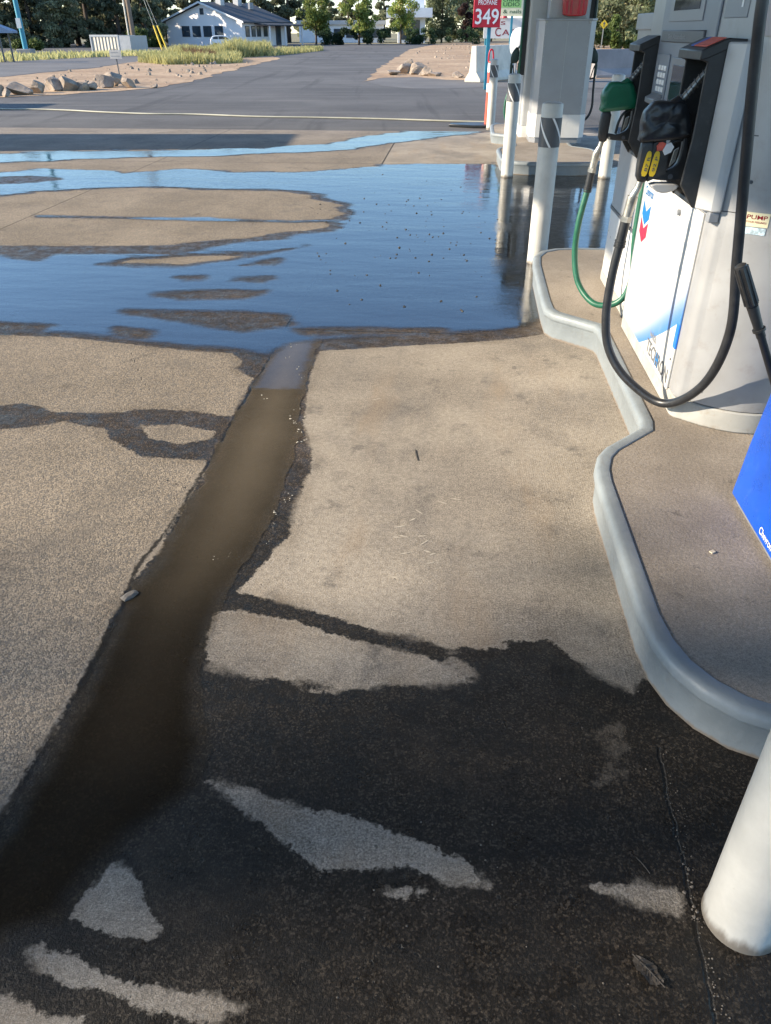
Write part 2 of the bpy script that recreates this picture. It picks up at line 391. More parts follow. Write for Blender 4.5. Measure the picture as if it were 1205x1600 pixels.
U0, U1 = -0.15, 14.75
rows = []; u = U0
while u < U1: rows.append(u); u += max(.0075 * (u + .75), .0075)
rows.append(U1); rows = np.array(rows); NR = len(rows); NC = 430
tt = np.linspace(-1, 1, NC); tt = np.sign(tt) * np.abs(tt) ** 1.15
VV = np.zeros((NR, NC)); UU = np.repeat(rows[:,None], NC, 1)
for i, u in enumerate(rows): VV[i] = -.35 + (.42 if u<0 else 0) * 0 + tt * (1.9 + .86 * max(u, 0))
PTS = np.stack([VV.ravel(), UU.ravel()], 1)
D = lambda p, m=.8: sdf(PTS, poly(p), m)
film = np.maximum(D(FILM), D(FAR_STREAK, .5))
for k in DRY_FILM: film = np.minimum(film, -D(DRY_FILM[k]))
for s_ in SLIVERS: film = np.minimum(film, -D(s_))
film = np.maximum(film, D(THIN_LINE))
strk = np.array([(.11*mnoise.noise((p[0]*.8, p[1]*4.5, 3)) + .06*mnoise.noise((p[0]*2.2, p[1]*13, 8)) + .03*mnoise.noise((p[0]*7, p[1]*26, 1)))*min(1.6, max(0,(p[1]-3.6)/3.5)) for p in PTS])
film = film + strk
chan = D(CHANNEL)
wet = np.maximum(D(FILM), D(FAR_STREAK, .5)) + .02 + strk
for k in DRY_DAMP: wet = np.minimum(wet, -D(DRY_DAMP[k]) + strk)
wet = np.maximum(wet, D(THIN_LINE) + .01)
wet = np.maximum(wet, D(FRINGE)); wet = np.maximum(wet, np.minimum(D(STAIN), -D(HOLE)))
near = np.maximum(D(STREAM), chan + .01)
for p in DRY_NEAR: near = np.minimum(near, -D(p))
near = np.maximum(near, D(CRACK, .2) + .003)
wet = np.maximum(wet, near)
jl = np.array([isl(*gp(x, y)) for x, y in JOINT])
def line_dist(P, pts):
    d = np.full(len(P), 9.0)
    for a, b in zip(pts[:-1], pts[1:]):
        a = np.array(a); b = np.array(b); e = b - a
        t = np.clip(((P - a) @ e) / max(e @ e, 1e-9), 0, 1)
        dx = P - a - t[:,None] * e; d = np.minimum(d, np.sqrt((dx*dx).sum(1)))
    return d
# slab joints: the long one (v = -1.57), its neighbour, and the cross joints
jit = np.array([.008 * mnoise.noise((3.1*u, 7.7, 0)) + .006 * mnoise.noise((14*u, 1.7, 0)) + .003 * mnoise.noise((40*u, 4.7, 0)) for u in rows])
broken = np.exp(-((rows - 1.9) / .16) ** 2) * .035                     # the chipped corner of the raised slab
JV = -1.572 - broken + jit * np.clip((5.0 - rows) / 3, .15, 1)
jdist = (VV - JV[:,None])
left = (jdist < 0)
joint = np.full(len(PTS), 9.0)
joint = np.minimum(joint, line_dist(PTS, [isl(*gp(*q)) for q in [(545,300),(480,345),(300,450)]]) + .004)
joint = np.minimum(joint, line_dist(PTS, [isl(*gp(*q)) for q in [(197,537),(210,560),(222,592),(236,612)]]) + .003)
joint = np.minimum(joint, line_dist(PTS, [isl(*gp(*q)) for q in [(205,960),(250,970),(290,995),(322,1015)]]) + .002)
joint = np.minimum(joint, line_dist(PTS, [isl(*gp(*q)) for q in [(300,768),(280,758),(262,752)]]) + .002)
lip = np.clip((4.3 - UU) / 1.2, 0, 1) * .003
Z = np.where(left, lip, 0.0)
edge = np.clip(-jdist / .016, 0, 1)
Z = np.where(left, lip * (0.55 + .45 * edge ** .5), 0.0)
vr = np.random.RandomState(3)
Z = Z + np.where(left & (edge < 1) & (UU < 4.2), vr.normal(0, .0001, Z.shape), 0)
verts = np.stack([VV.ravel(), UU.ravel(), Z.ravel()], 1)
fi = []
for i in range(NR - 1):
    b0 = i * NC
    for j in range(NC - 1): fi.append((b0+j, b0+j+1, b0+NC+j+1, b0+NC+j))
me = bpy.data.meshes.new('concrete_forecourt'); me.from_pydata(verts.tolist(), [], fi)
for nm, arr in (('wet', wet), ('joint', joint), ('coarse', np.clip(-jdist.ravel()/.02, 0, 1)), ('side', jdist.ravel()), ('patchy', D(PATCHY, .2)), ('chan', chan)):
    a = me.attributes.new(nm, 'FLOAT', 'POINT'); a.data.foreach_set('value', arr.astype(np.float32))
me.polygons.foreach_set('use_smooth', [True] * len(me.polygons))

def forecourt_mat():
    m, nt, b, oc = newmat('forecourt_concrete')
    wet_, jn, cs, pt, side = attr(nt,'wet'), attr(nt,'joint'), attr(nt,'coarse'), attr(nt,'patchy'), attr(nt,'side')
    nf = noise_(nt, oc, 70, 4, .65); nm_ = noise_(nt, oc, 17, 5, .6); nl = noise_(nt, oc, 1.3, 6, .6)
    e = math_(nt, 'ADD', wet_, math_(nt, 'MULTIPLY', math_(nt, 'SUBTRACT', nf, .5), .040))
    e = math_(nt, 'ADD', e, math_(nt, 'MULTIPLY', math_(nt, 'SUBTRACT', nm_, .5), .045))
    ew = smooth(nt, noise_(nt, oc, 4.5, 4, .6), .46, .66, .008, .050)
    W = smooth(nt, math_(nt, 'DIVIDE', math_(nt, 'ADD', e, math_(nt, 'MULTIPLY', ew, .45)), ew), 0, 1)
    # patches that have started to dry
    pd = smooth(nt, math_(nt, 'ADD', math_(nt,'MULTIPLY',pt,4.0), math_(nt,'SUBTRACT',noise_(nt, oc, 26, 6, .7), .5)), -.05, .12)
    W = math_(nt, 'MULTIPLY', W, math_(nt, 'SUBTRACT', 1.0, math_(nt, 'MULTIPLY', pd, .22)))
    # smooth broomed slab
    grain = noise_(nt, oc, 420, 2, .6); grain2 = noise_(nt, oc, 170, 3, .7)
    cr = mixc(nt, smooth(nt, nl, .32, .68), (.285, .25, .21), (.40, .353, .295))
    cr = mixc(nt, smooth(nt, noise_(nt, oc, 5.5, 6, .65), .56, .72), cr, (.20, .18, .158))
    cr = mixc(nt, math_(nt,'MULTIPLY', smooth(nt, noise_(nt, mapping(nt, oc, (1, .6, 1)), 1.9, 8, .7), .48, .66), .55), cr, (.185, .17, .155))
    cr = mixc(nt, 1.0, cr, smooth(nt, noise_(nt, oc, 48, 5, .75), .35, .65, .84, 1.14), 'MULTIPLY')
    cr = mixc(nt, 1.0, cr, smooth(nt, grain, .3, .7, .66, 1.34), 'MULTIPLY')
    cr = mixc(nt, 1.0, cr, mixf(nt, smooth(nt, nl, .35, .65), smooth(nt, grain2, .35, .65, .60, 1.36), smooth(nt, grain2, .35, .65, .84, 1.14)), 'MULTIPLY')
    pit = smooth(nt, noise_(nt, oc, 62, 2, .5), .70, .76); cr = mixc(nt, math_(nt,'MULTIPLY',pit,.6), cr, (.075, .068, .06))
    spot = smooth(nt, noise_(nt, mapping(nt, oc, (1, .9, 1)), 9.0, 2, .4), .735, .765)
    cr = mixc(nt, math_(nt,'MULTIPLY',spot,.45), cr, (.09, .082, .075))
    rust = smooth(nt, noise_(nt, mapping(nt, oc, (2.2, .5, 1)), 2.1, 4), .52, .75)
    cr = mixc(nt, math_(nt,'MULTIPLY',rust,.4), cr, (.33, .245, .165))
    # coarse worn slab with the stones showing
    vo = nt.nodes.new('ShaderNodeTexVoronoi'); vo.inputs['Scale'].default_value = 175; lnk(nt, oc, vo.inputs['Vector'])
    vs2 = nt.nodes.new('ShaderNodeTexVoronoi'); vs2.inputs['Scale'].default_value = 330; lnk(nt, oc, vs2.inputs['Vector'])
    hs = nt.nodes.new('ShaderNodeSeparateColor'); lnk(nt, vo.outputs['Color'], hs.inputs[0])
    cl = mixc(nt, hs.outputs[0], (.21, .18, .148), (.42, .352, .275))
    cl = mixc(nt, smooth(nt, hs.outputs[1], .72, .85), cl, (.17, .155, .14))
    cl = mixc(nt, math_(nt,'MULTIPLY', smooth(nt, vo.outputs['Distance'], .5, .85), .65), cl, (.13, .115, .098))
    cl = mixc(nt, 1.0, cl, smooth(nt, nl, .3, .7, .82, 1.12), 'MULTIPLY')
    cl = mixc(nt, math_(nt,'MULTIPLY', smooth(nt, noise_(nt, oc, 3.4, 7, .7), .50, .72), .6), cl, (.16, .145, .13))
    vc = nt.nodes.new('ShaderNodeTexVoronoi'); vc.feature = 'DISTANCE_TO_EDGE'; vc.inputs['Scale'].default_value = 1.15
    wv_ = nt.nodes.new('ShaderNodeVectorMath'); wv_.operation = 'ADD'; nv = nt.nodes.new('ShaderNodeTexNoise'); nv.inputs['Scale'].default_value = 5; nv.inputs['Detail'].default_value = 6; lnk(nt, oc, nv.inputs['Vector'])
    ns = nt.nodes.new('ShaderNodeVectorMath'); ns.operation = 'SCALE'; ns.inputs['Scale'].default_value = .30; lnk(nt, nv.outputs['Color'], ns.inputs[0])
    lnk(nt, oc, wv_.inputs[0]); lnk(nt, ns.outputs[0], wv_.inputs[1]); lnk(nt, wv_.outputs[0], vc.inputs['Vector'])
    ck = math_(nt, 'MULTIPLY', smooth(nt, vc.outputs['Distance'], .001, .006, 1, 0), smooth(nt, noise_(nt, oc, 1.7, 3), .52, .62))
    cl = mixc(nt, math_(nt,'MULTIPLY', ck, .75), cl, (.06, .052, .045))
    oil = smooth(nt, noise_(nt, mapping(nt, oc, (1, .8, 1)), 4.2, 5, .55), .63, .72)
    cl = mixc(nt, math_(nt,'MULTIPLY', oil, .5), cl, (.10, .09, .08))
    cr = mixc(nt, math_(nt,'MULTIPLY', oil, .22), cr, (.12, .11, .10))
    col = mixc(nt, cs, cr, cl)
    sj = nt.nodes.new('ShaderNodeSeparateXYZ'); lnk(nt, oc, sj.inputs[0]); jv, ju = sj.outputs[0], sj.outputs[1]
    wob = math_(nt,'MULTIPLY', math_(nt,'SUBTRACT', noise_(nt, oc, 12, 5, .65), .5), .05)
    def line(expr, masks):
        d_ = math_(nt, 'ABSOLUTE', expr)
        for val, op, lim in masks: d_ = math_(nt, 'ADD', d_, math_(nt, 'MULTIPLY', math_(nt, op, val, lim), 9.0))
        return d_
    js = [line(math_(nt,'ADD', jv, 4.63), []), line(math_(nt,'ADD', side, 0.0), [(ju,'LESS_THAN',4.0)]),
          line(math_(nt,'SUBTRACT', math_(nt,'SUBTRACT', ju, 10.93), math_(nt,'MULTIPLY', jv, .02)), []),
          line(math_(nt,'SUBTRACT', ju, 5.72), [(jv,'LESS_THAN',-1.56),(jv,'GREATER_THAN',.1)]),
          line(math_(nt,'SUBTRACT', ju, 4.262), [(jv,'LESS_THAN',-1.56),(jv,'GREATER_THAN',-.5)]),
          math_(nt,'MULTIPLY', line(math_(nt,'ADD', math_(nt,'ADD', jv, .062), math_(nt,'ADD', math_(nt,'MULTIPLY', wob, .6), math_(nt,'MULTIPLY', math_(nt,'SUBTRACT', ju, 1.05), -.05))), [(ju,'GREATER_THAN',1.27)]), 1.9)]
    for q_ in js: jn = math_(nt, 'MINIMUM', jn, q_)
    jm = smooth(nt, math_(nt,'ADD', jn, math_(nt,'MULTIPLY', math_(nt,'SUBTRACT', nf, .5), .006)), .003, .010, 1, 0)
    col = mixc(nt, math_(nt,'MULTIPLY', jm, .8), col, (.05, .045, .04))
    sjit = math_(nt,'ADD', side, math_(nt,'ADD', math_(nt,'MULTIPLY', math_(nt,'SUBTRACT', noise_(nt, oc, 46, 4, .7), .5), .030), -.004))
    lipm = math_(nt, 'MULTIPLY', smooth(nt, math_(nt,'ABSOLUTE', sjit), .003, .0125, 1, 0), smooth(nt, noise_(nt, oc, 8, 4), .25, .5, .7, .97))
    col = mixc(nt, lipm, col, (.03, .027, .024))
    sxu = nt.nodes.new('ShaderNodeSeparateXYZ'); lnk(nt, oc, sxu.inputs[0])
    baked_sun = smooth(nt, math_(nt, 'ADD', sxu.outputs[1], math_(nt, 'MULTIPLY', math_(nt, 'SUBTRACT', nl, .5), 1.2)), 1.9, 3.1)  # paints near damp darker as if shaded, far damp lighter as if sunlit
    dampc = mixc(nt, 1.0, col, mixc(nt, baked_sun, (.078, .071, .064), mixc(nt, smooth(nt, sxu.outputs[1], 4.2, 5.0), (.21, .172, .138), (.25, .22, .20))), 'MULTIPLY')
    dampc = mixc(nt, smooth(nt, noise_(nt, oc, 3.3, 6, .65), .5, .75), dampc, mixc(nt, 1.0, dampc, (.62, .62, .66), 'MULTIPLY'))
    vw = nt.nodes.new('ShaderNodeTexVoronoi'); vw.inputs['Scale'].default_value = 210; lnk(nt, oc, vw.inputs['Vector'])
    hw = nt.nodes.new('ShaderNodeSeparateColor'); lnk(nt, vw.outputs['Color'], hw.inputs[0])
    dampc = mixc(nt, 1.0, dampc, smooth(nt, math_(nt, 'POWER', hw.outputs[0], 3.0), 0, 1, .55, 2.6), 'MULTIPLY')
    dampc = mixc(nt, math_(nt, 'MULTIPLY', smooth(nt, noise_(nt, oc, 2.1, 6, .65), .52, .70), .55), dampc, mixc(nt, 1.0, col, (.17, .15, .13), 'MULTIPLY'))
    spark = smooth(nt, noise_(nt, oc, 230, 2, .6), .62, .72)
    dampc = mixc(nt, math_(nt,'MULTIPLY',spark,.30), dampc, (.15, .14, .125))
    rside = math_(nt, 'MULTIPLY', smooth(nt, sxu.outputs[0], -.30, .05), smooth(nt, sxu.outputs[1], 3.9, 4.6))
    dampc = mixc(nt, math_(nt, 'MULTIPLY', rside, smooth(nt, nm_, .25, .6, .5, 1)), dampc, mixc(nt, 1.0, col, (.62, .56, .49), 'MULTIPLY'))
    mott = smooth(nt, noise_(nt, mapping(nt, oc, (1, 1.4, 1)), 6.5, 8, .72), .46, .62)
    dampc = mixc(nt, math_(nt, 'MULTIPLY', mott, math_(nt, 'SUBTRACT', .6, math_(nt, 'MULTIPLY', baked_sun, .4))), dampc, (.008, .008, .008))
    halo = math_(nt, 'MULTIPLY', smooth(nt, math_(nt,'ADD', e, math_(nt,'MULTIPLY', math_(nt,'SUBTRACT', noise_(nt, oc, 7, 5), .5), .10)), -.075, .0), smooth(nt, noise_(nt, oc, 3, 4), .4, .62, .1, .5))
    col = mixc(nt, halo, col, mixc(nt, 1.0, col, (.52, .49, .45), 'MULTIPLY'))
    tide = math_(nt, 'MULTIPLY', smooth(nt, math_(nt,'ABSOLUTE', math_(nt,'ADD', e, .006)), .001, .005, .35, 0), smooth(nt, nm_, .45, .6))
    col = mixc(nt, tide, col, (.42, .39, .35))
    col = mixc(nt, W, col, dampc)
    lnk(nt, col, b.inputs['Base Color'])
    rw = smooth(nt, noise_(nt, oc, 11, 7, .75), .36, .62, .26, .66)
    lnk(nt, mixf(nt, W, .92, rw), b.inputs['Roughness'])
    lnk(nt, mixf(nt, W, .25, .30), b.inputs['Specular IOR Level'])
    # relief
    broom = nt.nodes.new('ShaderNodeTexWave'); broom.inputs['Scale'].default_value = 36; broom.inputs['Distortion'].default_value = 2.5
    broom.inputs['Detail'].default_value = 3; broom.inputs['Detail Scale'].default_value = 1.2; lnk(nt, mapping(nt, oc, (1, .12, 1)), broom.inputs['Vector'])
    sx = nt.nodes.new('ShaderNodeSeparateXYZ'); lnk(nt, oc, sx.inputs[0])
    bz = smooth(nt, sx.outputs[0], -.55, -.15, .05, 1.0)
    hr = math_(nt, 'ADD', math_(nt,'MULTIPLY', grain2, .7), math_(nt,'MULTIPLY', grain, .4))
    hr = math_(nt, 'ADD', hr, math_(nt,'MULTIPLY', math_(nt,'MULTIPLY', broom.outputs['Fac'], bz), .07))
    hl = math_(nt, 'ADD', math_(nt,'MULTIPLY', vo.outputs['Distance'], -.5), math_(nt,'MULTIPLY', noise_(nt, oc, 55, 5, .7), 1.1))
    hl = math_(nt, 'ADD', hl, math_(nt,'MULTIPLY', vs2.outputs['Distance'], -.5))
    h = mixf(nt, cs, hr, hl)
    h = math_(nt, 'SUBTRACT', h, math_(nt,'MULTIPLY', jm, 1.5))
    h = math_(nt, 'SUBTRACT', h, math_(nt,'MULTIPLY', pit, .8))
    lnk(nt, bump(nt, h, 1.0, .0026), b.inputs['Normal'])
    return m
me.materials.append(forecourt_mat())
fo = bpy.data.objects.new('concrete_forecourt', me); COL.objects.link(fo)
fo.location = (OX, 0, 0); fo.rotation_euler = (0, 0, -ANG); struct(fo)

# standing water: the same fields, cut out as thin sheets of their own
def water(field, name, z, matl, extra):
    nz = np.array([.026*mnoise.noise((p[0]*5, p[1]*5, 2)) + .018*mnoise.noise((p[0]*14, p[1]*14, 2)) + .012*mnoise.noise((p[0]*34, p[1]*34, 5)) for p in PTS])
    f = field + nz
    V = []; Fc = []; A = []; cache = {}
    F2 = f.reshape(NR, NC); E2 = extra.reshape(NR, NC)
    act = np.maximum.reduce([F2[:-1,:-1], F2[1:,:-1], F2[:-1,1:], F2[1:,1:]]) > 0
    def vid(i):
        k = ('v', i)
        if k not in cache:
            cache[k] = len(V); V.append((PTS[i,0], PTS[i,1], z)); A.append(extra[i])
        return cache[k]
    def eid(i, j):
        k = (min(i,j), max(i,j))
        if k not in cache:
            t = f[i] / (f[i] - f[j]); p = PTS[i] + (PTS[j] - PTS[i]) * t
            cache[k] = len(V); V.append((p[0], p[1], z)); A.append(extra[i] + (extra[j] - extra[i]) * t)
        return cache[k]
    for r, c in zip(*np.where(act)):
        q = [r*NC+c, r*NC+c+1, (r+1)*NC+c+1, (r+1)*NC+c]
        if all(f[i] > 0 for i in q): Fc.append(tuple(vid(i) for i in q)); continue
        out = []
        for k in range(4):
            i, j = q[k], q[(k+1) % 4]
            if f[i] > 0: out.append(vid(i))
            if (f[i] > 0) != (f[j] > 0): out.append(eid(i, j))
        if len(out) >= 3: Fc.append(tuple(out))
    m_ = bpy.data.meshes.new(name); m_.from_pydata(V, [], Fc); m_.materials.append(matl)
    a = m_.attributes.new('depth', 'FLOAT', 'POINT'); a.data.foreach_set('value', np.array(A, np.float32))
    o = bpy.data.objects.new(name, m_); COL.objects.link(o); o.location = (OX, 0, 0); o.rotation_euler = (0, 0, -ANG); struct(o)
    return o
def water_mat(name, murk, murk_col, wave, ior=1.9, feather=.085):
    m, nt, b, oc = newmat(name)
    out = [n for n in nt.nodes if n.type == 'OUTPUT_MATERIAL'][0]; nt.nodes.remove(b)
    d = attr(nt, 'depth')
    tr = nt.nodes.new('ShaderNodeBsdfTransparent'); tr.inputs[0].default_value = (.94, .93, .91, 1)
    df = nt.nodes.new('ShaderNodeBsdfDiffuse')
    lnk(nt, mixc(nt, noise_(nt, mapping(nt, oc, (2, .7, 1)), 1.6, 4), tuple(c*.75 for c in murk_col), murk_col), df.inputs[0])
    su = nt.nodes.new('ShaderNodeSeparateXYZ'); lnk(nt, oc, su.inputs[0])
    m1 = nt.nodes.new('ShaderNodeMixShader'); lnk(nt, math_(nt,'MULTIPLY', smooth(nt, su.outputs[1], 1.2, 2.9, .16, 1.0), math_(nt,'MULTIPLY', smooth(nt, math_(nt,'ADD', d, math_(nt,'MULTIPLY', math_(nt,'SUBTRACT', noise_(nt, oc, 5, 5), .5), .10)), -.16, .20), murk)), m1.inputs[0])
    lnk(nt, tr.outputs[0], m1.inputs[1]); lnk(nt, df.outputs[0], m1.inputs[2])
    gl = nt.nodes.new('ShaderNodeBsdfGlossy'); gl.inputs['Roughness'].default_value = .015
    fr = nt.nodes.new('ShaderNodeFresnel'); fr.inputs['IOR'].default_value = ior
    if wave:
        h = math_(nt,'ADD', noise_(nt, mapping(nt, oc, (.5, 1.5, 1)), 2.6, 5, .55), math_(nt,'MULTIPLY', noise_(nt, mapping(nt, oc, (.8, 2.0, 1)), 24, 3, .6), .07))
        h = math_(nt, 'ADD', h, math_(nt, 'MULTIPLY', math_(nt, 'MULTIPLY', noise_(nt, oc, 60, 4, .7), smooth(nt, noise_(nt, mapping(nt, oc, (.35, 1.2, 1)), 1.1, 4), .42, .62)), .16))
        bp = bump(nt, h, 1.0, wave); lnk(nt, bp, gl.inputs['Normal']); lnk(nt, bp, fr.inputs['Normal'])
    m2 = nt.nodes.new('ShaderNodeMixShader')
    lnk(nt, math_(nt,'MULTIPLY', fr.outputs[0], smooth(nt, math_(nt,'ADD', d, math_(nt,'MULTIPLY', math_(nt,'SUBTRACT', noise_(nt, mapping(nt, oc, (.5, 1.6, 1)), 9, 6, .7), .5), feather*1.3)), feather*.1, feather, .12, 1)), m2.inputs[0]); lnk(nt, m1.outputs[0], m2.inputs[1]); lnk(nt, gl.outputs[0], m2.inputs[2])
    lnk(nt, m2.outputs[0], out.inputs[0])
    return m
rightside = (jdist.ravel() - .004)
wfar = water(np.where(PTS[:,1] > 3.4, film, -1), 'puddle_water', .003, water_mat('film_water', .12, (.10, .095, .085), .0042, 2.3), film)
wch = water(np.minimum(np.minimum(chan, rightside), np.where(film > -.06, -film + .16, 1)), 'channel_water', .0026, water_mat('murky_water', .80, (.165, .138, .102), .0003, 1.4, .06), np.maximum(chan, 0))

# ------------------------------------------------------------------ asphalt, dirt, grass ground
def sheet(name, pts, z, m, rough_edge=0.0, step=1.0):
    out = []
    n = len(pts)
    for i in range(n):
        a = Vector((*pts[i], 0)); b = Vector((*pts[(i+1) % n], 0)); L = (b-a).length
        k = max(1, min(120, int(L / step))) if rough_edge else 1
        for j in range(k):
            p = a.lerp(b, j / k)
            if rough_edge:
                p = p + Vector((mnoise.noise(p*.8)+.5*mnoise.noise(p*2.9), mnoise.noise(p*.8+Vector((9,3,1)))+.5*mnoise.noise(p*2.9+Vector((1,7,3))), 0)) * rough_edge
            out.append((p.x, p.y, z))
    from mathutils.geometry import tessellate_polygon
    tris = tessellate_polygon([[Vector(p) for p in out]])
    mb = MB().add(out, [tuple(t) for t in tris])
    o = mb.build(name, m); 
    if o.data.polygons and sum(p.normal.z for p in o.data.polygons) < 0: o.data.flip_normals()
    return struct(o)
def ground_mat(name, c1, c2, s1, bmp, s2=30, third=None, spots=None):
    m, nt, b, oc = newmat(name)
    n = noise_(nt, oc, s1, 7, .6); n2 = noise_(nt, oc, s2, 5, .7)
    c = mixc(nt, smooth(nt, n, .33, .67), c1, c2)
    if third: c = mixc(nt, smooth(nt, noise_(nt, oc, s1*3.7, 5), .55, .72), c, third)
    c = mixc(nt, 1.0, c, smooth(nt, n2, .3, .7, .78, 1.2), 'MULTIPLY')
    if spots:
        c = mixc(nt, math_(nt, 'MULTIPLY', smooth(nt, noise_(nt, mapping(nt, oc, (.06, 1.1, 1), (0, 0, .05)), 1.6, 5, .6), .5, .7), .5), c, (.165, .155, .14))
        c = mixc(nt, math_(nt, 'MULTIPLY', smooth(nt, noise_(nt, mapping(nt, oc, (1.5, .07, 1), (0, 0, -.15)), 1.3, 4, .6), .54, .70), .5), c, (.05, .048, .046))
        c = mixc(nt, smooth(nt, noise_(nt, mapping(nt, oc, (.3, 1.6, 1)), .9, 5, .6), .56, .72), c, spots)
    lnk(nt, c, b.inputs['Base Color']); b.inputs['Roughness'].default_value = .9; b.inputs['Specular IOR Level'].default_value = .3
    lnk(nt, bump(nt, n2, .8, bmp), b.inputs['Normal'])
    return m
M['asphalt'] = ground_mat('asphalt', (.085, .081, .078), (.13, .124, .117), .22, .008, 50, (.088, .083, .079), (.15, .14, .128))
M['asphalt_old'] = ground_mat('asphalt_old', (.13, .125, .12), (.17, .16, .15), .4, .008, 40)
M['dirt'] = ground_mat('dirt', (.34, .225, .135), (.47, .33, .205), .25, .06, 4, (.25, .175, .11))
M['field'] = ground_mat('field', (.20, .18, .10), (.26, .22, .13), .1, .05, 3)
terr = struct(MB().add([(-400,-120,-.05),(400,-120,-.05),(400,500,-.05),(-400,500,-.05)], [(0,1,2,3)]).build('terrain', M['field']))
bY = 118
asph = sheet('asphalt_road', [(-70,-60),(60,-60),(60,26),(32,26),(20,bY-2),(-75,bY)], -.014, M['asphalt'])
P = lambda *a: [gp(*p) for p in a]
sheet('dirt_verge', P((-260,170),(0,152),(100,147),(180,142),(240,137),(298,127),(359,110),(413,97),(440,91),(423,88),(372,88),(320,91),(240,93),(205,97),(150,106),(80,112),(0,121),(-260,140)), -.006, M['dirt'], .35, .8)
sheet('dirt_lot', P((572,127),(590,108),(610,95),(640,77),(690,67.5),(760,64),(900,62),(1400,62),(1400,130),(985,121),(860,126),(790,127),(700,124),(650,120),(600,121)), -.006, M['dirt'], .25, .6)
sheet('asphalt_apron', P((573,128),(600,120),(650,119),(700,123),(790,126),(960,122),(1300,118),(1300,140),(960,137),(765,135),(700,138),(640,138),(600,134)), -.009, M['asphalt_old'], .1, .6)
sheet('lot_gravel', P((-400,132),(0,120),(80,111),(150,105),(205,97),(250,93),(300,91),(250,88.5),(130,90),(0,96),(-400,104)), -.0085, M['asphalt_old'], .3, 1.0)

def blades(name, regions, n, h, wd, m, label, rng):
    mb = MB()
    for (poly_, wgt, hh) in regions:
        xs = [p[0] for p in poly_]; ys = [p[1] for p in poly_]
        A = np.array(poly_); k = 0; tries = 0
        while k < int(n*wgt) and tries < n*20:
            tries += 1
            x = rng.uniform(min(xs), max(xs)); y = rng.uniform(min(ys), max(ys))
            ins = False; j = len(A) - 1
            for i in range(len(A)):
                if (A[i][1] > y) != (A[j][1] > y) and x < (A[j][0]-A[i][0])*(y-A[i][1])/(A[j][1]-A[i][1])+A[i][0]: ins = not ins
                j = i
            if not ins: continue
            k += 1
            cl = .5 + .5*mnoise.noise((x*.55, y*.3, 3))
            hz = hh*h*rng.uniform(.45, 1.1)*(.45+.9*cl); a = rng.uniform(0, 6.28); ww = wd*rng.uniform(.6, 1.4)
            lx, ly = rng.gauss(0, .3)*hz, rng.gauss(0, .3)*hz
            dx, dy = math.cos(a)*ww, math.sin(a)*ww
            mb.add([(x-dx, y-dy, -.01), (x+dx, y+dy, -.01), (x+lx*.5+dx*.7, y+ly*.5+dy*.7, hz*.6), (x+lx, y+ly, hz), (x+lx*.5-dx*.7, y+ly*.5-dy*.7, hz*.6)], [(0,1,2,3,4)])
            mb.t.append(min(1, max(0, .5*rng.random() + .5*(.5+.5*mnoise.noise((x*.4, y*.15, 9))))))
    o = mb.build(name, m, fix=False); tag(o, label, 'grass', kind='stuff'); return o
rg = random.Random(5)
blades('weed_grass', [(P((215,97),(240,92),(330,91),(372,92),(380,98),(330,100),(260,101)), .30, .45), (P((255,90),(290,86),(345,85),(355,91),(300,93)), .30, .62),
   (P((345,90),(360,83),(400,80),(425,84),(410,88),(370,90)), .30, .8), (P((400,83),(480,78),(500,76),(505,79),(460,84),(420,88)), .2, .35)], 14000, 1.15, .04, M['grass'], 'tall yellow green weeds and grass growing on the dirt verge before the house', rg)
blades('roadside_grass', [(P((-200,92),(0,88),(130,86),(250,83),(250,86),(130,90),(0,97),(-200,103)), 1, 1)], 3500, .35, .06, M['grass'], 'strip of pale dry grass along the far side of the left lot', rg)
blades('dry_weed', [(P((290,92),(330,91),(340,96),(300,98)), 1, 1)], 700, .7, .03, M['weed_red'], 'patch of reddish dry weeds at the front of the grass', rg)
# stones and clods scattered on the dirt
mb = MB()
for poly_, n in ((P((0,146),(240,134),(400,97),(240,97),(0,124)), 130), (P((600,120),(640,80),(700,70),(940,68),(980,118),(740,122)), 420)):
    xs = [p[0] for p in poly_]; ys = [p[1] for p in poly_]; A = poly_; k = 0
    while k < n:
        x = rg.uniform(min(xs), max(xs)); y = rg.uniform(min(ys), max(ys)); ins = False; j = len(A)-1
        for i in range(len(A)):
            if (A[i][1] > y) != (A[j][1] > y) and x < (A[j][0]-A[i][0])*(y-A[i][1])/(A[j][1]-A[i][1])+A[i][0]: ins = not ins
            j = i
        if not ins: continue
        k += 1; r = .02 + .14*rg.random()**3
        pts = [(x+r*rg.uniform(.6,1.2)*math.cos(a), y+r*rg.uniform(.6,1.2)*math.sin(a), -.01) for a in (0,1.25,2.5,3.8,5)]
        top = [(x+.5*r*math.cos(a)+.01, y+.5*r*math.sin(a), r*rg.uniform(.5,.9)) for a in (0,1.25,2.5,3.8,5)]
        mb.loft([pts, top])
tag(mb.build('gravel_clods', M['rock']), 'small stones and clods scattered over the bare dirt', 'stones', kind='stuff')
